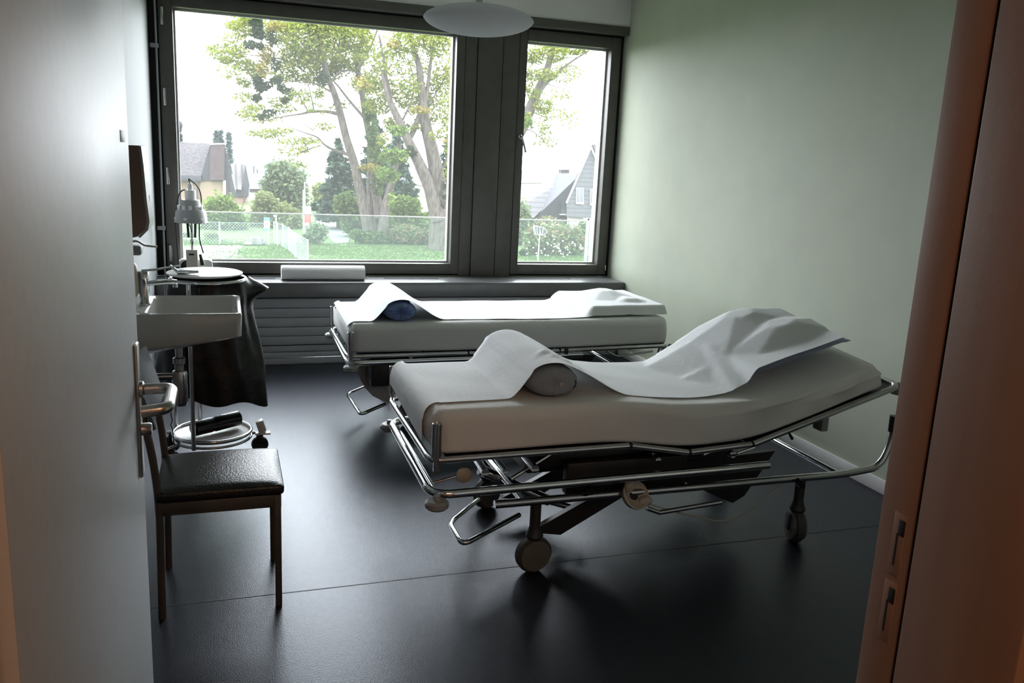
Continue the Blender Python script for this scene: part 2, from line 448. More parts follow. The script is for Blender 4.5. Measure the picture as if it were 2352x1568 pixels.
rod = MB().tube([(-.437, 6.74, .63), (-.437, 6.74, 2.62)], .007, 8)
rod.build('operating_rod', M['galv'], w1)
for z in (2.27, .99):
    MB().box(-.478, -.422, 6.728, 6.752, z-.015, z+.015, .004).build('rod_bracket', M['galv'], w1)
MB().box(1.83, 1.85, YF-.012, YF, 1.74, 1.80, .005).build('latch_cover', M['frame'], w1)
hb = MB().lathe([(0, 0), (.017, 0), (.017, .012), (.010, .02), (.010, .05), (0, .05)], (2.313, YF, 1.79), 14, (0, -1, 0))
hb.tube([(2.313, YF-.045, 1.79), (2.33, YF-.05, 1.74), (2.352, YF-.05, 1.665)], [.010, .009, .010], 10)
hb.build('window_handle', M['chrome_dull'], w2)
MB().box(3.155, 3.167, YF-.012, YF, .685, .735, .003).build('hinge_pin', M['chrome_dull'], w2)

# pillar between the windows, jamb strips, lintel trim, ledge
pi = thing('trim_2', 'dark metal clad pillar between the two windows', 'pillar', (2.05, 6.78, .632), kind='structure')
pm = MB(); pm.box(1.828, 1.925, 6.775, 6.97, .632, 2.66, .003); pm.box(1.931, 2.136, 6.768, 6.97, .632, 2.66, .003); pm.box(2.142, 2.277, 6.775, 6.97, .632, 2.66, .003)
pm.build('cladding', M['frame'], pi)
MB().box(1.92, 2.15, 6.785, 7.0, .632, 2.66).build('joint', M['dark'], pi)
js = MB(); js.box(XL, -.423, 6.79, 6.97, .632, 2.66, .003); js.box(3.172, XR, 6.79, 6.97, .632, 2.66, .003)
js.box(XL, XR, 6.79, 6.97, .632, .652); js.box(XL, XR, 6.79, 6.97, 2.63, 2.716)
struct(js.build('trim_3', M['dark']), 'dark recessed strips around the window frames', 'trim')
struct(MB().box(XL, XR, YW-.012, 6.80, 2.65, 2.716, .004).build('trim_4', M['frame']), 'dark metal trim along the top of the windows', 'trim')
sl = thing('trim_5', 'grey window ledge with dark vent slots', 'windowsill', (1.35, 6.42, ZS0), kind='structure')
MB().box(XL, XR, 6.42, 6.80, ZS0, ZS1, .012, 3).build('ledge', M['sill'], sl)
for (a, b) in ((-.3, .35), (.62, 1.05), (1.18, 1.62), (2.28, 2.78)):
    MB().box(a, b, 6.60, 6.615, ZS1-.001, ZS1+.0015).build('vent_slot', M['dark'], sl)
    MB().box(a, b, 6.64, 6.655, ZS1-.001, ZS1+.0015).build('vent_slot', M['dark'], sl)

# radiator
rd = thing('radiator', 'long grey flat panel radiator under the window ledge', 'radiator', (1.35, 6.5, 0))
zs = [.145, .215, .285, .357, .430, .505]
for a, b in zip(zs, zs[1:]):
    MB().box(XL+.02, XR-.03, 6.465, 6.52, a+.002, b-.002, .004).build('panel', M['rad'], rd)
MB().box(XL+.03, XR-.04, 6.49, 6.53, .14, .5).build('backing', M['dark'], rd)
pl = MB(); pl.box(XL+.02, XR-.03, 6.475, 6.56, .092, .138, .004); pl.box(XL+.02, XR-.03, 6.46, 6.56, .052, .086, .004); pl.box(XL+.02, XR-.03, 6.45, 6.56, 0, .048, .004)
pl.build('plinth', M['rad'], rd)
MB().tube([(XL+.03, 6.455, .05), (XR-.04, 6.455, .05)], .006, 8).build('pipe', M['chrome_dull'], rd)

# pendant lamp
lc = Vector((1.108, 3.9, 2.212))
pn = thing('pendant_lamp', 'white lens shaped pendant lamp hanging before the windows', 'lamp', lc)
def lens(R, h): return [(R*math.sin(t), h*(math.cos(t)**1.15)) for t in [PI/2*k/12 for k in range(13)]]
up_ = [(r, z+.004) for r, z in lens(.248, .060)]
lo_ = [(r, -z-.001) for r, z in lens(.248, .066)][::-1]
MB().lathe(up_+[(.251, .002), (.251, -.001)]+lo_, lc, 64, (0, 0, 1)).build('shade', M['lamp_white'], pn)
MB().tube([lc+Vector((0, 0, .06)), (lc.x, lc.y, ZC-.03)], .003, 8).build('cord', M['plastic_white'], pn)
MB().lathe([(0, -.05), (.03, -.05), (.05, -.02), (.05, 0), (0, 0)], (lc.x, lc.y, ZC), 20).build('canopy', M['plastic_white'], pn)
MB().lathe([(0, .06), (.018, .06), (.014, .10), (0, .10)], lc, 16).build('lamp_cap', M['plastic_white'], pn)

# mirror, dispensers
mr = thing('wall_mirror', 'mirror on the white wall above the towel dispenser', 'mirror', (XL, 4.3, 1.6))
MB().box(XL, XL+.006, 3.6, 4.96, 1.60, 2.55, .001).build('mirror_glass', M['mirror'], mr)
rect_frame(MB(), 3.6, 4.96, 0, 0, 0, 0, 0) if False else None
td = thing('towel_dispenser', 'tall paper towel dispenser with warm light toned side and white front', 'dispenser', (XL, 4.5, 1.16))
def disp_prof(y):
    # side outline of the housing in x, z
    return [Vector((XL, y, 1.583)), Vector((-.375, y, 1.583)), Vector((-.368, y, 1.5)), Vector((-.36, y, 1.33)), Vector((-.352, y, 1.24)), Vector((-.36, y, 1.20)), Vector((-.395, y, 1.165)), Vector((-.43, y, 1.155)), Vector((XL, y, 1.155))]
MB().poly(disp_prof(4.335), (0, .30, 0)).build('housing', M['warm_side'], td, 30)
fr = [(-.375, 1.585), (-.368, 1.5), (-.36, 1.33), (-.352, 1.24), (-.36, 1.20), (-.395, 1.163)]
fm = MB()
pts = [Vector((a, 4.337, b)) for a, b in fr]+[Vector((a+.012, 4.337, b-.004)) for a, b in fr[::-1]]
fm.poly(pts, (0, .296, 0)); fc = fm.build('front_cover', M['dispenser_front'], td, 30)
MB().box(-.351, -.347, 4.47, 4.478, 1.27, 1.35, .001).build('window_slot', M['dark'], fc)
sd = thing('soap_dispenser', 'wall mounted lever dispenser with grey bottle above the washbasin', 'dispenser', (XL, 3.95, .93))
MB().box(XL, -.345, 3.92, 3.99, 1.125, 1.165, .01).build('bracket', M['plastic_grey'], sd)
lv = MB().tube(fillet([(-.43, 3.955, 1.175), (-.36, 3.955, 1.185), (-.335, 3.955, 1.165), (-.285, 3.955, 1.160)], .02), .008, 10, flat=.6); lv.build('lever', M['steel'], sd)
MB().lathe([(0, .945), (.034, .945), (.042, .96), (.042, 1.05), (.036, 1.08), (.02, 1.10), (.018, 1.125), (0, 1.125)], (-.405, 3.955, 0), 20).build('bottle', M['plastic_cream'], sd)
MB().box(XL, -.445, 3.925, 3.985, .94, 1.16, .008).build('back_plate', M['plastic_grey'], sd)

# ------------------------------------------------------------------ washbasin
ZR = .905
bs = thing('washbasin', 'white ceramic washbasin with chrome tap on the left wall', 'sink', (-.22, 3.97, .6))
def basin():
    mb = MB(); bm = mb.bm
    x0, x1, y0, y1 = XL, .053, 3.73, 4.21
    ix0, ix1, iy0, iy1 = -.315, .032, 3.752, 4.188
    def rr(ax0, ax1, ay0, ay1, r, z, n=6, left=None):
        out = []
        for cx, cy, a in ((ax1-r, ay1-r, 0), (ax0+r, ay1-r, 90), (ax0+r, ay0+r, 180), (ax1-r, ay0+r, 270)):
            for k in range(n+1):
                t = math.radians(a+90*k/n); out.append(Vector((cx+r*math.cos(t), cy+r*math.sin(t), z)))
        return out
    def belly(p):
        # underside drops below the skirt away from the right hand end
        u = p.x; d = sstep(.005, -.14, u); return d
    rings = []
    rings.append([Vector((p.x, p.y, .80-.075*belly(p))) for p in rr(x0+.10, x1-.05, y0+.05, y1-.05, .06, 0)])
    rings.append([Vector((p.x, p.y, .795-.062*belly(p))) for p in rr(x0+.0, x1-.012, y0+.008, y1-.008, .03, 0)])
    rings.append([Vector((p.x, p.y, .803-.052*belly(p))) for p in rr(x0, x1, y0, y1, .022, 0)])
    rings.append(rr(x0, x1+.004, y0-.002, y1+.002, .022, ZR-.008))
    rings.append(rr(x0, x1, y0+.002, y1-.002, .022, ZR))
    rings.append(rr(ix0-.01, ix1+.008, iy0-.006, iy1+.006, .03, ZR))
    rings.append(rr(ix0, ix1, iy0, iy1, .035, ZR-.008))
    rings.append(rr(ix0+.015, ix1-.022, iy0+.02, iy1-.02, .05, ZR-.08))
    rings.append(rr(ix0+.04, ix1-.06, iy0+.05, iy1-.05, .06, ZR-.12))
    vr = [[bm.verts.new(p) for p in r] for r in rings]
    n = len(vr[0])
    for a, b in zip(vr, vr[1:]):
        for k in range(n): bm.faces.new((a[k], a[(k+1) % n], b[(k+1) % n], b[k]))
    bm.faces.new(vr[0][::-1]); bm.faces.new(vr[-1])
    return mb
basin().build('basin', M['ceramic'], bs, 50)
MB().lathe([(0, 0), (.022, 0), (.026, .003), (.02, .004), (0, .002)], (-.13, 3.97, ZR-.1205), 18).build('drain', M['chrome'], bs)
tp = MB().lathe([(0, 0), (.026, 0), (.026, .006), (.0215, .012), (.0205, .115), (.0215, .118), (0, .118)], (-.345, 3.97, ZR), 20)
tp.tube(fillet([(-.345, 3.97, ZR+.092), (-.24, 3.97, ZR+.100), (-.212, 3.97, ZR+.098)], .02), [.0155]*7+[.0145], 12, flat=.8)
tap = tp.build('tap', M['chrome'], bs)
tl = MB().lathe([(0, .118), (.0215, .118), (.0215, .142), (.016, .150), (0, .150)], (-.345, 3.97, ZR), 20)
tl.tube([(-.352, 3.97, ZR+.148), (-.28, 3.97, ZR+.156), (-.197, 3.97, ZR+.172)], [.011, .009, .007], 10, flat=.5)
tl.build('tap_lever', M['chrome'], tap)
MB().lathe([(0, -.004), (.011, -.004), (.011, .012), (0, .012)], (-.218, 3.97, ZR+.08), 12).build('aerator', M['chrome_dull'], tap)
tr = MB().lathe([(0, .44), (.028, .44), (.034, .455), (.034, .585), (.03, .60), (.02, .605), (.02, .63), (.027, .635), (.027, .66), (.016, .665), (.016, .73), (0, .73)], (-.213, 3.97, 0), 18)
tr.tube([(-.213, 3.97, .575), (XL, 3.97, .575)], .016, 12)
tr.build('bottle_trap', M['chrome_dull'], bs)
for y in (3.90, 4.05):
    v = MB().lathe([(0, 0), (.02, 0), (.02, .03), (.009, .035), (.009, .07), (0, .07)], (XL, y, .56), 12, (1, 0, 0))
    v.tube(fillet([(XL+.06, y, .56), (-.35, y, .6), (-.345, 3.97, .73)], .05), .005, 8)
    v.build('supply_valve', M['chrome_dull'], bs)

# ------------------------------------------------------------------ waste bag stand
sc = Vector((-.09, 4.48, 0))
st = thing('waste_bag_stand', 'chrome pedal bag stand with a round white lid and tray', 'bag stand', sc)
ZT = .135; RT = .193
MB().lathe([(0, ZT), (RT-.012, ZT), (RT-.004, ZT+.006), (RT-.004, ZT-.006), (0, ZT-.006)], sc, 48).build('tray', M['lid'], st)
MB().tube([sc+Vector((RT*math.cos(t), RT*math.sin(t), ZT+.008)) for t in [2*PI*k/48 for k in range(48)]], .009, 10, True).build('tray_ring', M['chrome'], st)
MB().tube([sc+Vector((RT*math.cos(t), RT*math.sin(t), ZT-.022)) for t in [2*PI*k/48 for k in range(48)]], .007, 10, True).build('lower_ring', M['chrome_dull'], st)
for a in (-114, 108, 150):
    t = math.radians(a); p = sc+Vector(((RT+.020)*math.cos(t), (RT+.020)*math.sin(t), 0))
    MB().tube([p+Vector((0, 0, ZT-.025)), p+Vector((0, 0, .945))], .0115, 12).build('pole', M['chrome_dull'], st)
MB().tube([sc+Vector((.180*math.cos(t), .180*math.sin(t), .945)) for t in [2*PI*k/40 for k in range(40)]], .010, 10, True).build('top_ring', M['chrome'], st)
for a in (6, 150, -145):
    t = math.radians(a); d = Vector((math.cos(t), math.sin(t), 0)); p = sc+d*RT; q = sc+d*(RT+.07)
    MB().tube([p+Vector((0, 0, ZT-.02)), q+Vector((0, 0, ZT-.03))], .009, 10).build('foot_arm', M['chrome_dull'], st)
    qq = sc+d*(RT+.045); w = Vector((-d.y, d.x, 0))
    c = MB().lathe([(0, -.014), (.040, -.014), (.044, -.008), (.044, .008), (.040, .014), (0, .014)], qq+Vector((0, 0, .046)), 20, w)
    c.build('caster', M['black_plastic'], st)
    MB().box(qq.x-.018, qq.x+.018, qq.y-.02, qq.y+.02, .05, .098, .008).build('caster_fork', M['black_plastic'], st)
pd = sc+Vector((RT+.04, .0, 0))
pm_ = MB().box(pd.x-.010, pd.x+.030, pd.y-.02, pd.y+.03, ZT-.012, ZT+.052, .005, 2, Matrix.Rotation(-.3, 3, 'Y')); pm_.box(pd.x-.02, pd.x+.058, pd.y-.03, pd.y+.02, ZT-.022, ZT-.012, .003); pm_.build('pedal', M['plastic_white'], st)
lk = MB().tube([(-.285, 4.40, .36), (-.283, 4.395, .26), (-.278, 4.39, .24), (-.286, 4.385, .215), (-.279, 4.38, .20), (-.272, 4.37, .105)], .0028, 8)
lk.build('pedal_linkage', M['dark_metal'], st)
MB().lathe([(0, .968), (.176, .968), (.181, .972), (.181, .977), (.17, .981), (0, .983)], sc+Vector((-.015, 0, 0)), 56).build('lid', M['lid'], st)
lb = MB().tube([(-.185, 4.405, .985), (-.225, 4.38, .99), (-.262, 4.40, 1.02)], [.008, .009, .006], 10)
lb.tube([(-.225, 4.38, .99), (-.13, 4.36, .996)], [.010, .007], 10); lb.build('lid_bracket', M['chrome'], st)
# bag
def bagfn(u, v):
    a = 2*PI*u; z = .955-.595*v
    prof = [(0, .186), (.035, .197), (.10, .215), (.14, .205), (.3, .21), (.55, .235), (.8, .262), (1, .272)]
    r = smt(prof, v, .06)
    r *= 1+.05*math.sin(3*a+1.2+2*v)*v+.03*math.sin(7*a+4*v)+.015*math.sin(13*a-6*v)
    fl = max(0, math.cos(a-.15))**14 * (max(0, 1-abs(v-.105)/.10))*.085    # loose cuff corner at the right
    r += fl
    z += .028*math.sin(2*a+.5)*v-.05*max(0, math.cos(a+.3))**6*v + .018*math.sin(5*a)*v
    sx = 1.0
    return sc+Vector((r*math.cos(a)*sx, r*math.sin(a)*.74, z))
bg = MB().grid(bagfn, 96, 40)
bmesh.ops.remove_doubles(bg.bm, verts=bg.bm.verts[:], dist=1e-5)
bgb = [bagfn(k/48, 1) for k in range(48)]
cen = bg.bm.verts.new(sc+Vector((0, 0, .37)))
vs = [bg.bm.verts.new(p) for p in bgb]
for k in range(48): bg.bm.faces.new((vs[k], vs[(k+1) % 48], cen))
tag(bg.build('waste_bag', M['bag'], None, 60), 'black plastic waste bag hanging under the round white lid', 'bag')
# black bag roll on the tray
ra = Vector((-.185, 4.40, ZT+.047)); rb = Vector((.045, 4.545, ZT+.052))
br = MB(); dx = (rb-ra); br.lathe([(0, 0), (.03, 0), (.038, .008), (.040, .10), (.037, .11), (.041, .125), (.040, dx.length-.008), (.03, dx.length), (.012, dx.length), (.010, dx.length-.02), (0, dx.length-.02)], ra, 24, dx)
tag(br.build('bag_roll', M['bag'], None, 40), 'roll of black bags lying on the round white tray', 'bag roll')

# ------------------------------------------------------------------ chair
ch = thing('chair', 'black vinyl seat chair with dark square legs by the open door', 'chair', (-.03, 3.05, 0))
def seatfn():
    mb = MB(); bm = mb.bm
    x0, x1, y0, y1 = -.245, .172, 2.853, 3.250
    mb.box(x0, x1, y0, y1, .425, .462, .012, 3)
    mb.grid(lambda u, v: Vector((x0+.004+(x1-x0-.008)*u, y0+.004+(y1-y0-.008)*v, .459+.022*(16*u*(1-u)*v*(1-v))**.35)), 24, 24)
    return mb
seatfn().build('seat', M['vinyl'], ch, 50)
ap = MB(); ap.box(-.235, .162, 2.860, 2.878, .378, .424, .002); ap.box(-.235, .162, 3.225, 3.243, .378, .424, .002)
ap.box(.144, .162, 2.878, 3.225, .378, .424, .002); ap.box(-.235, -.217, 2.878, 3.225, .378, .424, .002)
ap.build('seat_frame', M['chair_frame'], ch)
for y in (2.868, 3.234):
    MB().box(.139, .161, y-.011, y+.011, 0, .424, .002).build('leg', M['chair_frame'], ch)
for y in (2.868, 3.245):
    pts = fillet([(-.238, y, 0), (-.232, y, .42), (-.247, y, .60), (-.292, y, .83)], .12, 6)
    MB().tube(pts, .0125, 8, flat=.8).build('leg', M['chair_frame'], ch)
def backfn(u, v):
    y = 2.845+.42*v; z = .685+.185*u
    return Vector((-.243-.055*u-.012*math.sin(PI*v), y, z))
MB().grid(backfn, 8, 16, .014).build('backrest', M['backrest'], ch)

# ------------------------------------------------------------------ things on the ledge
rl = thing('paper_roll', 'white paper roll lying on the window ledge', 'paper roll', (.70, 6.56, ZS1))
MB().lathe([(.018, 0), (.053, 0), (.0555, .004), (.0555, .622), (.053, .626), (.018, .626), (.018, 0)], (.388, 6.56, ZS1+.0555), 40, (1, 0, 0)).build('paper', M['paper'], rl)
MB().lathe([(.0145, .001), (.0178, .001), (.0178, .625), (.0145, .625), (.0145, .001)], (.388, 6.56, ZS1+.0555), 24, (1, 0, 0)).build('core', M['plastic_cream'], rl)

lp0 = Vector((-.235, 6.55, ZS1))
dl = thing('desk_lamp', 'grey spring arm desk lamp standing on the window ledge', 'lamp', lp0)
MB().box(lp0.x-.043, lp0.x+.036, 6.52, 6.60, ZS1, ZS1+.225, .006).build('base_block', M['plastic_cream'], dl)
MB().box(lp0.x-.024, lp0.x+.012, 6.517, 6.521, ZS1+.185, ZS1+.197, .002).build('badge', M['dark'], dl)
MB().lathe([(0, .225), (.01, .225), (.007, .26), (.012, .27), (.012, .30), (0, .30)], lp0, 14).build('pivot', M['chrome_dull'], dl)
MB().tube([lp0+Vector((0, 0, .29)), lp0+Vector((0, 0, .47))], .008, 10).build('arm', M['plastic_white'], dl)
for s in (-1, 1):
    MB().tube([lp0+Vector((s*.022, 0, .31)), lp0+Vector((s*.028, 0, .45))], .009, 8).build('spring', M['black_plastic'], dl)
sh0 = lp0+Vector((0, -.05, 0))
shm = MB().lathe([(.028, .585), (.060, .583), (.066, .575), (.072, .540), (.103, .500), (.110, .440), (.114, .425), (.111, .423), (.106, .440), (.099, .498), (.068, .538), (.060, .570), (.028, .578), (.028, .585)], sh0, 36)
sh = shm.build('shade', M['plastic_grey'], dl)
for k in range(12):
    t = 2*PI*k/12
    p = sh0+Vector((math.cos(t)*.087, math.sin(t)*.087, .522))
    MB().box(p.x-.011, p.x+.011, p.y-.004, p.y+.004, p.z-.022, p.z+.022, .003, 2, Matrix.Rotation(t+PI/2, 3, 'Z')).build('vent', M['plastic_white'], sh)
    if k % 2 == 0:
        p = sh0+Vector((math.cos(t+.2)*.1085, math.sin(t+.2)*.1085, .452))
        MB().box(p.x-.012, p.x+.012, p.y-.003, p.y+.003, p.z-.008, p.z+.008, .002, 2, Matrix.Rotation(t+.2+PI/2, 3, 'Z')).build('rim_slot', M['plastic_white'], sh)
MB().lathe([(0, .575), (.036, .575), (.037, .64), (.034, .652), (.016, .656), (.016, .685), (.010, .70), (0, .70)], sh0, 22).build('socket', M['plastic_white'], dl)
cb = MB()
cb.tube(fillet([sh0+Vector((0, 0, .70)), sh0+Vector((-.01, 0, .735)), sh0+Vector((.055, .01, .68)), sh0+Vector((.075, .02, .60)), sh0+Vector((.055, .02, .45)), sh0+Vector((.05, .03, .30)), sh0+Vector((.075, .03, .2))], .04), .0045, 8)
cb.tube(fillet([sh0+Vector((.03, 0, .655)), sh0+Vector((-.06, .01, .65)), sh0+Vector((-.085, .02, .59)), sh0+Vector((-.105, .03, .45)), sh0+Vector((-.10, .03, .2)), sh0+Vector((-.095, .03, .03))], .04), .0045, 8)
cb.tube(fillet([sh0+Vector((-.06, .02, .425)), sh0+Vector((-.01, .03, .405)), sh0+Vector((.0, .03, .35))], .02), .0035, 8)
cb.build('cable', M['black_plastic'], dl)
MB().tube([lp0+Vector((.052, 0, .19)), lp0+Vector((.068, 0, .11))], [.009, .017], 12).build('plug', M['black_plastic'], dl)
bx = thing('storage_box', 'low white rounded box behind the round lid on the ledge', 'box', (-.22, 6.67, ZS1))
MB().poly([Vector((-.355, 6.63, ZS1)), Vector((-.335, 6.63, ZS1+.125)), Vector((-.31, 6.63, ZS1+.14)), Vector((-.13, 6.63, ZS1+.14)), Vector((-.105, 6.63, ZS1+.125)), Vector((-.09, 6.63, ZS1))], (0, .10, 0)).build('shell', M['plastic_white'], bx)
MB().lathe([(0, 0), (.045, 0), (.045, .006), (0, .006)], (-.275, 6.632, ZS1+.09), 24, (0, -1, 0)).build('dark_opening', M['black_plastic'], bx)

# ================================================================== BEDS
def caster(parent, p, rw, yawdeg, top, brown=True):
    t = math.radians(yawdeg); ax = Vector((-math.sin(t), math.cos(t), 0)); fw = Vector((math.cos(t), math.sin(t), 0))
    c = Vector((p[0], p[1], 0))
    wc_ = c+fw*.0
    w = MB().lathe([(0, -.017), (rw*.72, -.017), (rw*.9, -.019), (rw, -.012), (rw, .012), (rw*.9, .019), (rw*.72, .017), (0, .017)], wc_+Vector((0, 0, rw)), 28, ax)
    cs = w.build('caster', M['rubber'], parent)
    for s in (-1, 1):
        MB().lathe([(0, .0), (rw*.86, 0), (rw*.84, .010), (rw*.3, .014), (0, .016)], wc_+Vector((0, 0, rw))+ax*(s*.019), 28, ax*s).build('wheel_cover', M['caster'], cs)
    f = MB()
    f.lathe([(0, rw*1.9), (.030, rw*1.9), (.036, rw*2.05), (.028, rw*2.3), (.022, rw*2.6), (.022, top), (0, top)], c, 18)
    for s in (1,):
        f.box(c.x-.02+ax.x*s*.036, c.x+.02+ax.x*s*.036, c.y-.006+ax.y*s*.036, c.y+.006+ax.y*s*.036, rw*.75, rw*1.8, .004, 2, Matrix.Rotation(t, 3, 'Z'))
    f.build('caster_fork', M['dark_metal'], cs)
def bumper(parent, x, y, z, r=.043):
    MB().lathe([(0, -.016), (r*.8, -.016), (r, -.008), (r, .008), (r*.8, .016), (.014, .016), (.012, .034), (0, .034)], (x, y, z), 26).build('bumper_wheel', M['plastic_grey'], parent)

def make_bed(label, x0, yn, yf, up, lowz, basez, lowx1, basex, headx, castx, castyaw, near):
    bed = thing('hospital_bed', label, 'bed', (x0+1, (yn+yf)/2, 0), 'hospital beds')
    # mattress platform rail: hinged sections
    secs = [up[0:2]] + [[up[i], up[i+1]] for i in range(1, len(up)-1)]
    n = len(up)
    for i in range(n-1):
        a, b = up[i], up[i+1]
        for y in (yn, yf):
            pa = Vector((a[0]+(.006 if i else 0), y, a[1])); pb = Vector((b[0]-.006 if i < n-2 else b[0], y, b[1]))
            if i == 0:
                s = 1 if y == yn else -1
                pts = fillet([(a[0]-.055, y+s*.06, a[1]), (a[0]-.045, y, a[1]), pb], .05)
                MB().tube(pts, .0125, 12).build('platform_rail', M['chrome_dull'], bed)
            elif i == n-2:
                s = 1 if y == yn else -1
                pts = fillet([pa, pb, pb+Vector((.004, s*.10, .002))], .06)
                MB().tube(pts, .0135, 12).build('platform_rail', M['chrome_dull'], bed)
            else:
                MB().tube([pa, pb], .0125, 12).build('platform_rail', M['chrome_dull'], bed)
            if 0 < i:
                MB().tube([pa+Vector((-.010, 0, 0)), pa+Vector((.006, 0, 0))], .010, 10).build('rail_hinge', M['dark_metal'], bed)
        # slatted platform plate
        m = MB(); pa = Vector((a[0]+.01, yn+.03, a[1]-.004)); pb = Vector((b[0]-.01, yn+.03, b[1]-.004))
        m.poly([pa, pb, pb-Vector((0, 0, .008)), pa-Vector((0, 0, .008))], (0, yf-yn-.06, 0)); m.build('platform_plate', M['dark_metal'], bed)
    hx, hz = up[-1]
    MB().tube([(hx+.004, yn+.09, hz+.002), (hx+.004, yf-.09, hz+.002)], .0135, 12).build('head_rail', M['chrome'], bed)
    MB().tube([(up[0][0]-.055, yn+.05, up[0][1]), (up[0][0]-.055, yf-.05, up[0][1])], .0125, 12).build('foot_rail', M['chrome_dull'], bed)
    # lower frame: U tube round the foot end
    lx = x0
    pts = fillet([(lowx1, yn-.01, lowz+.005), (lx, yn-.01, lowz-.008), (lx, yf+.02, lowz+.012), (lowx1, yf+.02, lowz+.02)], .09, 8)
    MB().tube(pts, .0165, 14).build('lower_rail', M['chrome'], bed)
    MB().tube([(lx+.035, yn+.05, lowz-.03), (lx+.035, yf-.03, lowz-.02)], .011, 10).build('lower_crossbar', M['chrome_dull'], bed)
    # base frame with turned up head end
    for y in (yn+.06, yf-.06):
        pts = fillet([(basex[0], y, basez+.002), (basex[1], y, basez), (basex[1]+.20, y, basez+.02), (basex[1]+.245, y, basez+.14), (basex[1]+.238, y, basez+.255)], .10, 7)
        MB().tube(pts, .0165, 12).build('base_rail', M['chrome_dull'], bed)
        MB().tube([(basex[1]+.238, y, basez+.185), (basex[1]+.237, y, basez+.258)], .0185, 12).build('rail_grip', M['black_plastic'], bed)
    for x in (basex[1]-.02, basex[0]+.12):
        MB().tube([(x, yn+.06, basez), (x, yf-.06, basez)], .014, 10).build('base_crossbar', M['chrome'], bed)
    # corner sockets
    for y in (yn-.018, yf+.015):
        m = MB().lathe([(.0145, 0), (.0185, 0), (.0185, .125), (.0155, .128), (.0135, .125), (.0135, .03), (0, .03)], (x0+.012, y, up[0][1]+.02), 16)
        m.tube([(x0+.012, y, up[0][1]+.025), (x0+.012, y, up[0][1]-.035)], .011, 10)
        m.build('corner_socket', M['chrome_dull'], bed)
    # bumpers
    bumper(bed, x0+.012, yn-.045, lowz-.028); bumper(bed, x0+.008, yf+.06, lowz-.03)
    bumper(bed, hx+.05, yn+.05, hz-.035); bumper(bed, hx+.05, yf-.05, hz-.035)
    for x, yw in zip(castx, castyaw):
        caster(bed, (x, yn+.085), .075, yw, basez); caster(bed, (x, yf-.085), .075, yw+25, basez)
    # lift mechanism
    yc = (yn+yf)/2
    for y in (yn+.22, yf-.22):
        m = MB().poly([Vector((1.16-.685+x0, y, .10)), Vector((1.30-.685+x0, y, .075)), Vector((1.80-.685+x0, y, basez+.03)), Vector((1.78-.685+x0, y, basez+.09))], (0, .03, 0)); m.build('lift_arm', M['dark_metal'], bed)
        m = MB().poly([Vector((1.72-.685+x0, y+.05, basez+.02)), Vector((2.16-.685+x0, y+.05, .12)), Vector((2.22-.685+x0, y+.05, .15)), Vector((2.36-.685+x0, y+.05, basez+.05))], (0, .03, 0)); m.build('lift_arm', M['dark_metal'], bed)
    MB().tube([(x0+.30, yc-.02, basez+.02), (x0+.62, yc-.02, .16)], .024, 14).build('lift_cylinder', M['chrome'], bed)
    MB().tube([(x0+.60, yc-.02, .165), (x0+.78, yc-.02, .10)], .014, 12).build('lift_piston', M['chrome_dull'], bed)
    MB().box(x0+.46, x0+1.42, yc-.15, yc+.15, basez+.035, lowz-.008, .01).build('lift_housing', M['dark_metal'], bed)
    MB().box(x0+.45, x0+1.32, yc-.24, yc+.22, lowz-.004, up[2][1]-.018, .008).build('drive_box', M['dark_metal'], bed)
    MB().box(x0+.58, x0+1.12, yc-.30, yc-.245, basez-.01, lowz+.03, .008).build('motor', M['dark_metal'], bed)
    for i, xx in enumerate((.22, .30, .42, .95, 1.30)):
        MB().tube([(x0+xx, yn+.05, lowz+.04), (x0+xx+.03, yf-.05, lowz+.05)], .012 if i % 2 else .016, 10).build('cross_tube', M['chrome'], bed)
    for (xa, za, xb, zb) in ((.35, lowz-.02, .55, lowz+.08), (.75, lowz+.09, 1.20, lowz+.05), (1.20, lowz+.02, 1.42, lowz+.085)):
        MB().tube([(x0+xa, yn+.12, za), (x0+xb, yn+.14, zb)], .008, 8).build('linkage_rod', M['chrome_dull'], bed)
    # hand knob and lever near the foot, pedal cup on the long side
    MB().lathe([(0, 0), (.022, 0), (.030, .006), (.030, .016), (.02, .022), (0, .022)], (x0+.155, yn+.125, lowz+.012), 20, (0, -1, 0)).build('height_knob', M['plastic_cream'], bed)
    MB().tube([(x0+.04, yn+.12, lowz-.012), (x0+.15, yn+.12, lowz+.012)], .005, 8).build('knob_rod', M['chrome'], bed)
    if near:
        cup = MB()
        ax_ = Vector((.18, -.80, .58)).normalized()
        cup.lathe([(0, -.045), (.030, -.042), (.050, -.028), (.060, -.006), (.061, .004), (.056, .006), (.046, -.006), (.026, -.016), (0, -.018)], (1.535, yn+.03, .312), 28, ax_)
        cup.ell((1.505, yn+.035, .350), .022, .018, .030); cup.ell((1.58, yn+.03, .282), .030, .022, .022)
        co_ = cup.build('pedal_cup', M['plastic_cream'], bed)
        MB().lathe([(0, -.014), (.019, -.012), (.017, -.020), (0, -.020)], (1.535, yn+.03, .312), 18, ax_).build('socket_hole', M['black_plastic'], co_)
        pts = fillet([(1.015, 3.30, .15), (.832, 3.09, .15), (.832, 2.885, .15), (1.13, 3.085, .16)], .05, 6)
        MB().tube(pts, .0105, 10).build('foot_pedal', M['chrome'], bed)
        MB().tube([(1.60, yn+.05, .24), (1.66, yn+.05, .215), (1.95, yn+.05, .235)], .010, 10).build('pedal_bar', M['chrome_dull'], bed)
        cbk = MB().tube(fillet([(1.62, yn+.06, .25), (1.75, yn+.07, .20), (1.98, yn+.07, .13), (2.12, yn+.07, .17), (2.28, yn+.07, .30)], .15, 8), .0035, 8)
        cbk.build('cable', M['plastic_cream'], bed)
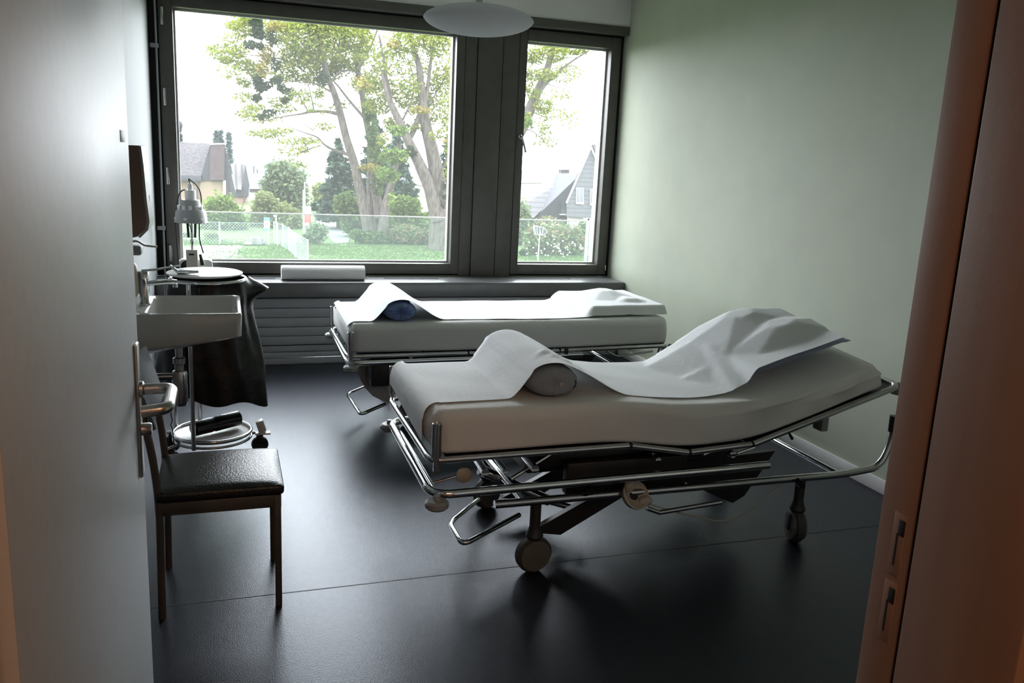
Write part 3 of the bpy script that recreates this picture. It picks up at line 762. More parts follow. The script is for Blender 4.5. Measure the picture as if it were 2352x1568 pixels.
        for (x, z) in ((1.335, .345), (2.32, .30), (2.33, .285)):
            MB().tube([(x, yn+.02, z), (x, yn+.055, z+.004)], .014, 12).build('end_cap', M['black_plastic'], bed)
        m = MB(); m.box(2.44, 2.475, yn+.08, yn+.14, .505, .60, .004); m.poly([Vector((2.40, yn+.08, .585)), Vector((2.475, yn+.08, .60)), Vector((2.475, yn+.08, .62)), Vector((2.40, yn+.08, .598))], (0, .06, 0))
        m.build('release_bracket', M['plastic_grey'], bed)
        MB().tube([(2.455, yn+.10, .605), (2.58, yn+.10, .622)], .008, 10, flat=.6).build('release_lever', M['chrome_dull'], bed)
        for y in (yn+.12, yf-.15):
            MB().tube([(2.05, y, .42), (2.13, y, .44), (2.24, y, .53)], .008, 8).build('backrest_strut', M['chrome_dull'], bed)
        MB().tube([(2.13, yn+.15, .43), (2.36, yn+.15, .59)], .005, 8).build('gas_spring', M['dark_metal'], bed)
        MB().tube([(2.22, yn+.1, .50), (2.28, yn+.1, .515), (2.31, yn+.1, .475)], .007, 8).build('hook', M['dark_metal'], bed)
    else:
        pts = fillet([(.813, 5.19, .15), (.681, 5.037, .15), (.699, 4.607, .15), (.87, 4.79, .15)], .05, 6)
        MB().tube(pts, .0105, 10).build('foot_pedal', M['chrome'], bed)
        sh_ = [at(px, py, y=4.93) for px, py in ((826, 834), (821, 848), (826, 868), (838, 890), (856, 909), (880, 921), (897, 923), (893, 900), (880, 873), (868, 855), (858, 835))]
        MB().poly([Vector((round(p.x, 3), 4.93, round(p.z, 3))) for p in sh_], (.03, .16, 0)).build('shroud', M['plastic_shroud'], bed)
        MB().box(.78, 1.02, yn+.02, yn+.20, .26, .43, .02).build('column_cover', M['dark_metal'], bed)
        for x in (.90, 1.045):
            MB().tube([(x, yn+.0, .415), (x, yn+.03, .42)], .016, 12).build('end_cap', M['black_plastic'], bed)
        MB().box(1.98, 2.0, yn-.025, yn+.01, .435, .475, .004).build('rail_clip', M['black_plastic'], bed)
        MB().tube(fillet([(2.28, yn+.02, .44), (2.36, yn+.02, .40), (2.62, yn+.04, .425)], .05), .006, 8).build('release_cable', M['chrome_dull'], bed)
    return bed

upN = [(.735, .527), (1.475, .533), (1.742, .488), (2.035, .503), (2.752, .722)]
make_bed('nearer wheeled hospital bed with a raised backrest', .685, 2.815, 3.625, upN, .405, .308, 2.12, (.95, 2.57), 2.75, (1.13, 2.37), (4, 74), True)
upF = [(.70, .455), (1.36, .457), (1.66, .457), (1.95, .457), (2.70, .470)]
make_bed('farther flat hospital bed beside the window radiator', .645, 4.75, 5.56, upF, .425, .30, 2.10, (.90, 2.45), 2.70, (1.02, 2.32), (40, 60), False)

# --- mattresses: a swept rounded slab that follows the platform
def make_mattress(label, bot, top, yn, yf, x0, x1, folds):
    def bz(x): return smt(bot, x, .10)
    def tz(x): return smt(top, x, .12)
    NS, NC = 72, 40
    def ring(s):
        # s along the length; section is a rounded rectangle between bottom and top
        x = x0+(x1-x0)*s
        sl = (bz(x+.05)-bz(x-.05))/.1
        nx = -sl/math.hypot(1, sl); nz = 1/math.hypot(1, sl)
        b = bz(x); h = tz(x)-b
        e = 1.0
        q = min(s, 1-s)*(x1-x0)
        rr = .045
        if q < rr: e = math.sqrt(max(0, 1-((rr-q)/rr)**2))
        ins = rr*(1-e)
        pts = []
        y0, y1 = yn+ins, yf-ins; z0, z1 = ins*.6, h-ins
        r = min(.050, (z1-z0)*.48)
        rb_ = r*.4
        for cy, cz, a, r_ in ((y1-r, z1-r, 0, r), (y0+r, z1-r, 90, r), (y0+rb_, z0+rb_, 180, rb_), (y1-rb_, z0+rb_, 270, rb_)):
            for k in range(NC//4):
                t = math.radians(a+90*k/(NC//4-1)); yy = cy+r_*math.cos(t); zz = cz+r_*math.sin(t)
                pts.append((yy, zz))
        out = []
        for yy, zz in pts:
            if folds:
                side = sstep(yn+.06, yn, yy); hd_ = sstep(1.7, 2.3, x)
                f = .013*math.sin(150*zz-9*x+.8*math.sin(7*x))*sstep(yn+.09, yn, yy)*hd_*sstep(.03, .07, zz)+.004*math.sin(9*x+40*zz)*side
                yy -= f
                zz -= sstep(1.9, 2.5, x)*.062*(1-sstep(yn, yn+.30, yy))*sstep(h*.25, h*.9, zz)
                if yy < yn+.22: zz += hd_*.010*math.sin(62*(yy-yn)+4*x)*sstep(h*.5, h, zz)
            else:
                f = .003*math.sin(7*x+30*zz)*sstep(yn+.06, yn, yy); yy -= f
            out.append(Vector((x+nx*zz*.9, yy, b+zz*nz if abs(sl) > .02 else b+zz)))
        return out
    mb = MB(); bm = mb.bm
    R = [[bm.verts.new(p) for p in ring(i/NS)] for i in range(NS+1)]
    n = len(R[0])
    for a, b in zip(R, R[1:]):
        for k in range(n): bm.faces.new((a[k], a[(k+1) % n], b[(k+1) % n], b[k]))
    bm.faces.new(R[0][::-1]); bm.faces.new(R[-1])
    bmesh.ops.remove_doubles(bm, verts=bm.verts[:], dist=1e-5)
    o = mb.build('mattress', M['sheet'], None, 75)
    tag(o, label, 'mattress', 'mattresses in white fitted sheets')
    return tz, bz
botN = [(.6, .541), (1.46, .545), (1.74, .501), (2.03, .514), (2.35, .610), (2.72, .726)]
topN = [(.6, .703), (1.46, .703), (1.74, .668), (2.03, .685), (2.35, .775), (2.72, .885)]
tzN, bzN = make_mattress('thick mattress in a creased fitted sheet on the raised near bed', botN, topN, 2.825, 3.60, .69, 2.70, True)
botF = [(.6, .470), (2.0, .470), (2.75, .482)]
topF = [(.6, .642), (2.0, .642), (2.75, .650)]
tzF, bzF = make_mattress('flat mattress in a smooth fitted sheet on the far bed', botF, topF, 4.76, 5.54, .655, 2.72, False)

def top_of(tz, bz, x):
    """surface height above point x after the section is tilted with the platform"""
    best = tz(x)
    for k in range(12):
        xs = x+.02*k; sl = (bz(xs+.05)-bz(xs-.05))/.1
        h = tz(xs)-bz(xs); xx = xs-sl/math.hypot(1, sl)*h*.9
        if xx >= x: return bz(xs)+h/math.hypot(1, sl)
    return best

# --- rolls, pillows
def bolster(label, cx, cz, rx, rz, y0, y1, m, tagpatch=False):
    pk = .008 if tagpatch else .03
    b = thing('bolster', label, 'bolster', (cx, (y0+y1)/2, cz-rz), 'knee bolsters')
    L = y1-y0; mb = MB(); bm = mb.bm
    prof = [(0, .006), (.12, .004), (.30, .001), (.55, 0), (.78, .012), (.93, .04), (1.0, .085)] if tagpatch else [(0, .020), (.12, .012), (.30, .004), (.55, 0), (.80, .010), (.95, .035), (1.0, .075)]
    pr_ = prof+[(p[0], L-p[1]) for p in prof[::-1]]
    rows = []
    for i, (r, yy) in enumerate(pr_):
        if r == 0: rows.append([bm.verts.new(Vector((cx, y0+yy, cz)))]); continue
        row = []
        for k in range(36):
            a = 2*PI*k/36; q = 1+.012*math.sin(9*a+i)*(1-abs(2*yy/L-1))+(pk*math.sin(11*a) if .1 < r < .9 else 0)
            row.append(bm.verts.new(Vector((cx+rx*r*q*math.cos(a), y0+yy+(pk*.2*math.sin(13*a) if r < .9 else 0), cz+rz*r*q*math.sin(a)))))
        rows.append(row)
    for a, c in zip(rows, rows[1:]):
        for k in range(36):
            k2 = (k+1) % 36
            if len(a) == 1: bm.faces.new((a[0], c[k2], c[k]))
            elif len(c) == 1: bm.faces.new((a[k], a[k2], c[0]))
            else: bm.faces.new((a[k], a[k2], c[k2], c[k]))
    mb.build('cover', m, b, 60)
    if tagpatch:
        MB().box(cx+.012, cx+.045, y0+.002, y0+.012, cz-.018, cz+.006, .004).build('tag', M['plastic_cream'], b)
        MB().lathe([(.012, 0), (.018, .003), (.024, 0)], (cx+.062, y0+.012, cz-.005), 18, (0, -1, 0)).build('drawstring_hole', M['black_plastic'], b)
bolster('grey bolster roll under the drape of the near bed', 1.195, .766, .108, .062, 2.915, 3.52, M['bolster_grey'], True)
bolster('blue bolster roll under the drape of the far bed', .963, .700, .098, .058, 4.80, 5.46, M['bolster_blue'])

def pillow(label, x0, x1, y0, y1, base, h, m):
    def f(sgn):
        def g(u, v):
            x = x0+(x1-x0)*u; y = y0+(y1-y0)*v
            q = max(0, (1-abs(2*u-1)**3)*(1-abs(2*v-1)**3))**.5
            return Vector((x, y, base(x)+.012+h*.5*(1+(sgn*q))*.9 if sgn > 0 else base(x)+.006+h*.45*(1-q)))
        return g
    mb = MB(); mb.grid(f(1), 20, 20); mb.grid(f(-1), 20, 20)
    bmesh.ops.remove_doubles(mb.bm, verts=mb.bm.verts[:], dist=.012)
    return tag(mb.build('pillow', m, None, 70), label, 'pillow', 'pillows under the drapes')
bN = lambda x: top_of(tzN, bzN, x)
bF = lambda x: top_of(tzF, bzF, x)
pillow('blue edged pillow under the drape on the raised backrest', 2.14, 2.615, 2.985, 3.54, bN, .058, M['pillow'])
pillow('pillow under the drape at the head of the far bed', 2.24, 2.715, 4.90, 5.46, bF, .045, M['pillow'])

# --- paper drapes lying over mattress, bolster and pillow
def tent2(u, wl, wr, rx, rz):
    """height of a sheet pulled over a roll: hugs the crown, then straight down to the mattress"""
    w = wl if u < 0 else wr; a = abs(u); ut = rx*.62
    e = rz+rz*math.sqrt(max(0, 1-(min(a, rx*.98)/rx)**2))+.008
    if a <= ut: return e
    if a >= w: return 0
    ht = rz+rz*math.sqrt(1-.62**2)+.008
    l = ht*(1-(a-ut)/(w-ut))
    l2 = ht*(1-(a-ut)/(w-ut))**1.5
    k = sstep(ut, w, a)
    return max(l*(1-k)+l2*k, e if a < rx*.8 else 0)
def tent(u, wl, wr, cap):
    w = wl if u < 0 else wr; a = abs(u)/w
    if a >= 1: return 0
    return (1-a)**1.25*(1-cap)+cap*(0.5+0.5*math.cos(PI*a))
def ridge(x, y, pts):
    return 0
def drape(label, base, yn, yf, xf, xh, bol, pil, hang, name='paper_drape'):
    NX, NY = 150, 46
    bx_, bh, bwl, bwr = bol
    foot = hang
    total = (xh-xf)+foot
    def pos(u, v):
        s = u*total
        y = yn+(yf-yn)*v
        if s < foot:
            d = foot-s
            R_ = .056
            # round over the foot edge and hang down
            drop = foot*(.90+.35*(1-v)*.9) if True else foot
            d2 = d*drop/foot
            arc = R_*PI/2
            if d2 < arc: x = xf+.0-R_*math.sin(d2/R_)+R_*0; z = base(xf+.06)+.005-R_*(1-math.cos(d2/R_))
            else: x = xf-R_-.004-.01*math.sin(5*v)*((d2-arc)); z = base(xf+.06)+.005-R_-(d2-arc)
            return Vector((x, y+.004*math.sin(14*d2), z))
        x = xf+(s-foot)
        z = base(x)+.006
        yy = y
        z += tent2(x-bx_, bwl, bwr, bh[0], bh[1])*(1+.06*v)
        p = pil(x, y)
        z += p
        # small creases
        q_ = (x-bx_)*.62+(y-yn)*.78; p_ = (x-bx_)*.78-(y-yn)*.62
        cr = 0
        for (cp, cq, cl_, cw, ch_) in ((-.10, .17, .09, .010, .007), (-.055, .19, .075, .009, .007), (-.02, .24, .08, .010, .008), (-.13, .30, .05, .008, .005), (.02, .30, .06, .009, .006)):
            cr += ch_*math.exp(-((q_-cq)/cl_)**2)*(math.exp(-((p_-cp)/cw)**2)-.6*math.exp(-((p_-cp-.022)/.013)**2))
        z += cr + .0016*math.sin(17*x+9*y)*math.sin(11*y-5*x)
        if v > .93: z -= (v-.93)/.07*.05*(1 if z < base(x)+.03 else .4)
        return Vector((x, yy+.010*math.sin(6*x)*(1-v)*(1-v), z))
    mb = MB().grid(pos, NX, NY, .0012)
    return tag(mb.build(name, M['runner'], None, 60), label, 'drape', 'paper drapes on the beds')

def facet(x, y, pts):
    """height of a folded paper surface stretched over peaks: pts = (x, y, h, falloff x-, x+, y-, y+)"""
    z = 0
    for (px, py, h, a, b, c, d) in pts:
        ux = (px-x)/a if x < px else (x-px)/b
        uy = (py-y)/c if y < py else (y-py)/d
        q = max(0, 1-max(ux, uy)*.72-min(ux, uy)*.30)
        z = max(z, h*min(1, q*1.15))
    return z
def pmask(x, y, x0, x1, y0, y1, h, m=.035):
    return h*sstep(x0-.10, x0-m*.4, x)*sstep(y0-.09, y0-m*.6, y)
pilN = lambda x, y: max(pmask(x, y, 2.14, 2.6, 2.96, 3.54, .066), facet_N(x, y))
pilF = lambda x, y: max(pmask(x, y, 2.24, 2.715, 4.90, 5.46, .062), facet_F(x, y))
facet_N = lambda x, y: facet(x, y, [(2.32, 3.44, .150, .34, .42, .40, .30), (2.40, 3.20, .125, .36, .34, .24, .40), (2.12, 3.40, .085, .12, .5, .5, .3)])
facet_F = lambda x, y: facet(x, y, [(2.46, 5.25, .105, .30, .30, .34, .40), (2.55, 5.02, .085, .22, .25, .12, .4), (2.28, 5.36, .07, .10, .4, .4, .3)])
drape('grey white paper drape over the bolster and pillow of the near bed', bN, 2.945, 3.60, .735, 2.555, (1.195, (.108, .062), .185, .33), pilN, .15)
drape('bright white paper drape over the blue bolster of the far bed', bF, 4.825, 5.54, .70, 2.72, (.963, (.098, .058), .18, .27), pilF, .05)

#EXTERIOR-BEGIN#
# ================================================================== OUTSIDE
G = -3.8
def mscale(px, py, d):
    return (at(px+1, py, y=d)-at(px, py, y=d)).length
def leaves(name, m, clusters, parent=None, shell=.5, aspect=1.6, up=0.):
    """many small separate leaf blades filling ellipsoids: (centre, radii, count, leaf size)"""
    allv = []; nq = 0
    for c, r, n, sz in clusters:
        d = rng.normal(size=(n, 3)); d /= np.linalg.norm(d, axis=1)[:, None]
        rad = rng.random(n)**(1/3)
        rad = shell*(.65+.35*rng.random(n))+(1-shell)*rad
        # clumping
        k = max(3, n//28); cl = rng.normal(size=(k, 3))*.16
        P = d*rad[:, None]+cl[rng.integers(0, k, n)]
        P = P*np.array(r)+np.array(c)
        a = rng.normal(size=(n, 3)); a[:, 2] = a[:, 2]*(.5)+up; a /= np.linalg.norm(a, axis=1)[:, None]
        b = rng.normal(size=(n, 3)); b -= a*(a*b).sum(1)[:, None]; b /= np.linalg.norm(b, axis=1)[:, None]
        s = sz*(.6+.8*rng.random(n))[:, None]
        nn = np.cross(a, b)*s*.12
        V = np.stack([P-a*s*aspect/2, P-b*s/2+nn, P+a*s*aspect/2, P+b*s/2+nn], 1)
        allv.append(V.reshape(-1, 3)); nq += n
    V = np.concatenate(allv)
    org = np.array(parent['_o']) if parent is not None else np.array([V[:, 0].mean(), V[:, 1].mean(), V[:, 2].min()])
    me = bpy.data.meshes.new(name)
    V = V-org
    me.vertices.add(len(V)); me.vertices.foreach_set('co', V.ravel())
    me.loops.add(nq*4); me.loops.foreach_set('vertex_index', np.arange(nq*4))
    me.polygons.add(nq); me.polygons.foreach_set('loop_start', np.arange(nq)*4)
    me.update(calc_edges=True); me.validate()
    me.materials.append(m)
    return link(name, me, org, parent)
def clus(lst, d, sz, depth=1., jit=1.5, mul=1.):
    out = []
    for (cx, cy, rx, ry, n) in lst:
        dd_ = d+random.uniform(-jit, jit)
        s = mscale(cx, cy, dd_); c = at(cx, cy, y=dd_)
        out.append((c, (rx*s, max(rx, ry)*s*.8*depth, ry*s), int(n*mul), sz))
    return out
def limb(mb, pts, d, r0, r1, seg=9):
    """pts: points along a limb as seen, optional third value shifts it nearer or farther"""
    P = [at(p[0], p[1], y=d+(p[2] if len(p) > 2 else 0)) for p in pts]
    s = mscale(pts[0][0], pts[0][1], d); n = len(P)
    # resample for a gentle curve
    Q = []; 
    for i in range(n-1):
        a = P[max(i-1, 0)]; b = P[i]; c = P[i+1]; e = P[min(i+2, n-1)]
        for k in range(3):
            t = k/3
            Q.append(.5*((2*b)+(c-a)*t+(2*a-5*b+4*c-e)*t*t+(3*b-a-3*c+e)*t**3))
    Q.append(P[-1]); m = len(Q)
    R = [s*(r0+(r1-r0)*(i/(m-1))**.8) for i in range(m)]
    mb.tube(Q, R, seg)
    return mb

# ground, gravel, road
g = MB().box(-160, 200, 7.2, 135, G-.5, G); struct(g.build('ground_lawn', M['lawn']), 'green lawn outside below the windows', 'lawn')
g = MB()
outl = [(300, 640), (300, 566), (440, 566), (470, 563), (520, 563), (548, 562), (560, 566), (548, 574), (545, 584), (565, 592), (585, 600), (600, 640)]
g.poly([at(px, py, z=G+.02)+Vector((0, 0, 0)) for px, py in outl], (0, 0, -.1)); struct(g.build('ground_gravel', M['gravel']), 'pale gravel patch on the ground behind the desk lamp', 'gravel')
g = MB()
outl = [(722, 500), (760, 497), (765, 510), (795, 528), (803, 545), (800, 557), (770, 559), (755, 545), (745, 525), (728, 512)]
g.poly([at(px, py, z=G+.03) for px, py in outl], (0, 0, -.1)); struct(g.build('ground_path', M['road']), 'pale footpath curving past the trees', 'path')
gb = []
for k in range(150):
    px = random.uniform(548, 1032); py = random.uniform(562, 603)
    if px < 600 and py < 576: continue
    p = at(px, py, z=G+.02); gb.append((p, (2.0, 1.6, .03), 90, .055))
for k in range(40):
    p = at(random.uniform(1178, 1372), random.uniform(586, 604), z=G+.02); gb.append((p, (1.8, 1.4, .03), 90, .055))
for k in range(20):
    p = at(random.uniform(405, 560), random.uniform(553, 562), z=G+.03); gb.append((p, (1.4, 1.0, .05), 80, .06))
tag(leaves('grass_blades', M['grass'], gb, None, 0., 2.0, .8), 'short green grass growing on the lawn outside', 'grass', None, 'stuff')

# hills
def hill(name, label, y, x0, x1, hs, m):
    mb = MB(); n = 60
    def f(u, v):
        x = x0+(x1-x0)*u
        h = hs(u)
        return Vector((x, y+(v-.5)*y*.5, -80+(h+80)*math.sin(PI*v)))
    mb.grid(f, n, 10); return tag(mb.build(name, m, None, 180), label, 'hill')
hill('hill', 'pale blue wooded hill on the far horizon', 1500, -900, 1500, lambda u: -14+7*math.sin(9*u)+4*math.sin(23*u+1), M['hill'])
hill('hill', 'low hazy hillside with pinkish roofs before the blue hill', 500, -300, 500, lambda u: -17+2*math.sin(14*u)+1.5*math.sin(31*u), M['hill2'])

# glass balustrade outside the windows
bl = thing('glass_balustrade', 'clear glass balustrade panels outside the windows', 'balustrade', (1.4, 7.1, .3))
for a, b in ((-.48, 1.93), (1.95, 3.3)):
    MB().box(a, b, 7.095, 7.107, .3, 1.088, .001).build('glass_panel', M['railglass'], bl)
    MB().box(a, b, 7.092, 7.110, 1.086, 1.094, .001).build('top_edge', M['railedge'], bl)
    for xc in (a+.25, b-.25): MB().box(xc-.03, xc+.03, 7.0502, 7.115, .32, .40, .006).build('clamp', M['galv'], bl)

# ---------------- big trees
tA = thing('maple_tree', 'tall maple with several slim trunks left of the window pillar', 'tree', at(868, 556, z=G), 'big maples outside')
dA = 52.5
t = MB()
limb(t, [(852, 560), (846, 530), (838, 490), (826, 430), (812, 370), (796, 320), (782, 262), (768, 215), (757, 188), (745, 150), (730, 105)], dA, 14, 5, 10).build('trunk', M['bark'], tA)
t = MB(); limb(t, [(858, 560), (853, 500), (850, 420), (852, 340), (840, 270), (832, 215), (822, 160), (818, 100)], dA+1, 9, 6, 9).build('trunk', M['bark'], tA)
t = MB(); limb(t, [(876, 562), (882, 500), (893, 445), (904, 400), (912, 370), (918, 330)], dA-.5, 13, 5, 9).build('trunk', M['bark'], tA)
t = MB(); limb(t, [(872, 500, .5), (866, 455, .5), (858, 420, .5), (862, 380, .5)], dA, 13, 7, 9).build('trunk', M['bark'], tA)
brs = [([(778, 262), (748, 256), (715, 257), (690, 262, -1), (650, 268, -1.5), (600, 280, -2)], 5, 1),
 ([(708, 257), (690, 225), (665, 195)], 2, .8), ([(722, 256), (712, 210), (700, 165)], 2, .8),
 ([(806, 357), (768, 345), (745, 332), (728, 315), (700, 305), (655, 288)], 4.5, .8), ([(737, 334), (705, 344), (680, 358), (660, 375)], 2, .6),
 ([(838, 272), (800, 228), (768, 188), (735, 165)], 4, 1.5), ([(757, 190), (785, 163), (815, 165), (835, 178)], 3.5, 1.2),
 ([(745, 150), (700, 120), (650, 95), (600, 80)], 4, 1), ([(735, 118), (725, 80), (700, 40)], 4, 2), ([(700, 165), (660, 140), (610, 130), (560, 125), (515, 122)], 2.5, .6),
 ([(768, 215), (730, 195), (690, 185), (650, 190)], 3, .8), ([(822, 160), (850, 110), (870, 60)], 4, 2), ([(720, 300), (690, 280), (640, 262)], 1.4, .5)]
for pts, a, b in brs:
    m_ = MB(); limb(m_, pts, dA, a, b, 7).build('branch', M['bark'], tA)
cA = [(500, 112, 26, 10, 60), (515, 138, 20, 9, 60), (530, 175, 30, 9, 40), (580, 45, 30, 14, 160), (735, 250, 30, 14, 40), (780, 240, 20, 14, 60), (640, 232, 30, 10, 60), (590, 245, 24, 10, 60), (560, 262, 20, 9, 40), (640, 300, 36, 9, 70), (700, 322, 30, 10, 60), (660, 350, 34, 10, 50), (560, 62, 34, 22, 260), (535, 95, 32, 22, 120), (520, 125, 42, 14, 170), (565, 150, 36, 16, 200), (548, 118, 20, 14, 90), (640, 75, 44, 30, 620), (700, 85, 52, 40, 900), (760, 85, 44, 40, 800), (815, 90, 44, 34, 620),
 (690, 130, 54, 26, 700), (745, 142, 52, 30, 760), (655, 165, 34, 24, 330), (805, 135, 40, 34, 560), (838, 190, 34, 26, 420), (715, 178, 40, 16, 300), (590, 170, 24, 14, 120), (690, 222, 34, 18, 130), (600, 272, 42, 10, 110), (612, 308, 46, 10, 150),
 (675, 330, 44, 14, 110), (690, 375, 24, 10, 40), (560, 190, 22, 12, 90), (540, 60, 25, 12, 60), (560, 225, 24, 14, 70), (575, 258, 24, 12, 60), (520, 160, 34, 14, 40), (655, 250, 30, 10, 80), (720, 55, 70, 22, 600), (800, 60, 50, 22, 420), (735, 215, 14, 12, 60), (760, 165, 26, 16, 200), (870, 245, 40, 18, 260), (745, 290, 24, 10, 50), (700, 345, 20, 10, 50)]
leaves('foliage', M['leaf_yg'], clus(cA, dA, .115, 1.2, 2.2, 2.2), tA, .25)
cY = [(612, 128, 20, 26, 260), (640, 62, 26, 12, 170), (603, 160, 16, 14, 110), (832, 190, 18, 14, 110), (770, 60, 30, 12, 120), (850, 385, 28, 9, 160), (722, 70, 20, 10, 100)]
leaves('yellow_foliage', M['leaf_y'], clus(cY, dA-1, .115, 1., .8, 1.8), tA, .2)
cD = [(590, 55, 14, 17, 420), (594, 78, 15, 13, 300), (577, 104, 15, 12, 170), (598, 105, 10, 10, 90), (592, 186, 15, 12, 200), (600, 203, 15, 10, 160), (636, 186, 15, 11, 170), (645, 200, 12, 9, 90), (590, 226, 9, 11, 150), (616, 194, 12, 8, 70), (742, 184, 13, 15, 190), (662, 212, 15, 11, 100), (655, 228, 11, 8, 60), (622, 260, 24, 9, 110), (605, 268, 14, 7, 50), (636, 148, 12, 16, 110), (624, 90, 12, 18, 110), (738, 66, 18, 16, 160)]
leaves('mistletoe', M['leaf_d'], clus(cD, dA-1.5, .12, 1., .5, 1.2), tA, .05)
cI = [(852, 290, 12, 50, 380), (848, 250, 16, 30, 260), (862, 350, 20, 40, 420), (866, 420, 16, 34, 260)]
leaves('ivy', M['leaf_g'], clus(cI, dA+.6, .16, .8, .3), tA, .4)

tB = thing('maple_tree', 'thick forked maple trunk beside the window pillar', 'tree', at(1018, 576, z=G), 'big maples outside')
dB = 49.0
t = MB()
limb(t, [(1020, 582), (1019, 560), (1017, 535), (1016, 505), (1014, 478)], dB, 40, 24, 14)
t.build('trunk', M['bark'], tB)
t = MB(); limb(t, [(1008, 505), (998, 470), (988, 432), (972, 395), (955, 360), (938, 325), (920, 285), (907, 258), (893, 228), (885, 200), (878, 160)], dB-.3, 19, 4, 11).build('trunk', M['bark'], tB)
t = MB(); limb(t, [(1020, 500), (1010, 440), (1001, 390), (992, 345), (982, 305), (975, 270), (971, 230), (966, 190), (962, 150), (948, 110), (938, 70)], dB, 21, 4, 11).build('trunk', M['bark'], tB)
t = MB(); limb(t, [(1022, 510), (1040, 460), (1085, 410), (1130, 372), (1190, 306), (1212, 262), (1228, 225), (1243, 192), (1258, 155), (1270, 110), (1280, 70)], dB, 24, 5, 11).build('trunk', M['bark'], tB)
brs = [([(938, 322), (950, 300), (962, 268), (972, 245)], 7, 6), ([(974, 260), (982, 200), (988, 150), (996, 95)], 6, 3), ([(1005, 420), (1030, 350), (1045, 280), (1060, 220)], 3, 1), ([(985, 240), (1010, 200), (1035, 150), (1050, 115)], 2.5, 1),
 ([(905, 255), (890, 190), (880, 130), (870, 80)], 4, 2), ([(920, 285), (945, 230), (950, 180), (935, 130)], 3, 1), ([(1225, 232), (1252, 195), (1282, 165), (1318, 138), (1350, 118)], 5, 1.6), ([(1195, 304), (1216, 298), (1236, 312), (1262, 338)], 2, .6), ([(1258, 155), (1235, 162), (1205, 178)], 3, 1),
 ([(1270, 145), (1300, 133), (1330, 132)], 2, .7), ([(1225, 258), (1250, 268), (1290, 275)], 1.6, .5), ([(1250, 190), (1280, 200), (1320, 210)], 1.4, .5), ([(990, 330), (1010, 300), (1020, 270)], 1.5, .6)]
for pts, a, b in brs:
    m_ = MB(); limb(m_, pts, dB, a, b, 7).build('branch', M['bark'], tB)
cB = [(860, 120, 40, 40, 240), (870, 170, 30, 30, 160), (985, 270, 30, 16, 160), (1040, 150, 12, 60, 200), (1000, 310, 18, 12, 60), (1030, 395, 12, 22, 60), (950, 290, 24, 10, 80), (880, 320, 16, 20, 60), (880, 205, 50, 26, 420), (930, 100, 44, 30, 480), (1000, 100, 38, 34, 560), (900, 140, 44, 36, 260), (1018, 180, 28, 34, 330), (955, 235, 46, 26, 460), (1030, 260, 18, 44, 260), (960, 170, 36, 40, 240), (1035, 330, 14, 30, 110), (905, 285, 26, 14, 160), (1000, 220, 30, 40, 240), (975, 70, 60, 26, 420), (935, 195, 30, 26, 170)]
cB2 = [(1222, 130, 24, 18, 210), (1262, 122, 40, 20, 330), (1312, 112, 44, 13, 280), (1252, 172, 30, 14, 220), (1213, 185, 14, 28, 140), (1305, 160, 34, 12, 80), (1252, 245, 24, 16, 190), (1280, 262, 46, 12, 90), (1210, 275, 12, 16, 120), (1250, 300, 18, 30, 110), (1300, 180, 30, 18, 70), (1320, 280, 26, 14, 30), (1245, 330, 30, 10, 20), (1285, 215, 34, 12, 50), (1222, 215, 24, 12, 80), (1330, 90, 40, 12, 120), (1265, 325, 14, 10, 24)]
leaves('foliage', M['leaf_yg'], clus(cB, dB, .115, 1.2, 2., 2.0)+clus(cB2, dB, .11, .8, 1.2, 2.3), tB, .25)
leaves('green_foliage', M['leaf_b'], clus([(908, 360, 34, 18, 320), (890, 400, 30, 16, 240), (912, 300, 22, 12, 160), (900, 455, 10, 20, 60), (1215, 285, 12, 14, 60)], dB-2, .16, 1., .5), tB, .25)
leaves('yellow_foliage', M['leaf_y'], clus([(905, 105, 16, 10, 70), (965, 255, 26, 10, 110), (840, 195, 18, 12, 90), (1205, 168, 14, 8, 70), (1030, 325, 12, 8, 40)], dB-1, .15, 1., .5), tB, .25)
leaves('burr_leaves', M['leaf_d'], clus([(942, 348, 14, 12, 90), (1020, 440, 8, 30, 60)], dB-.8, .14, .6, .2), tB, .4)

# ---------------- conifers and other trees behind
def conifer(name, label, ax, ay, by, hw, d, m, n, sz, group='conifers behind the maples'):
    base = at(ax, by, y=d); apex = at(ax, ay, y=d); s = mscale(ax, by, d)
    root = thing(name, label, 'tree', (base.x, base.y, G), group)
    MB().tube([(base.x, base.y, G), (base.x, base.y, apex.z-.3)], [hw*s*.10, .03], 8).build('trunk', M['bark'], root)
    cl = []; k = 16
    for i in range(k):
        f = (i+.5)/k
        c = apex.lerp(Vector((base.x, base.y, base.z)), f); r = hw*s*(f**.85)+.12
        for j in range(3):
            a = random.uniform(0, 2*PI); q = r*.45
            cl.append((Vector((c.x+q*math.cos(a), c.y+q*math.sin(a), c.z)), (r*.62, r*.62, (apex.z-base.z)/k*.75), max(8, int(n*f/k*2/3)), sz))
    leaves('foliage', m, cl, root, .35, 2.2)
    return root
conifer('spruce_tree', 'dark blue green conifer left of the slim maple trunks', 778, 316, 505, 58, 62, M['needle'], 4200, .22)
conifer('spruce_tree', 'ivy dark conifer standing between the slim maple trunks', 862, 262, 500, 56, 60, M['needle'], 4400, .22)
conifer('spruce_tree', 'blue green conifer between the two maples', 908, 292, 510, 62, 64, M['needle'], 4200, .22)
conifer('spruce_tree', 'dark conifer right of the thick forked trunk', 1032, 312, 500, 46, 60, M['needle'], 3000, .22)
conifer('spruce_tree', 'conifer low behind the left fork of the thick trunk', 938, 400, 520, 34, 58, M['needle'], 1400, .22)
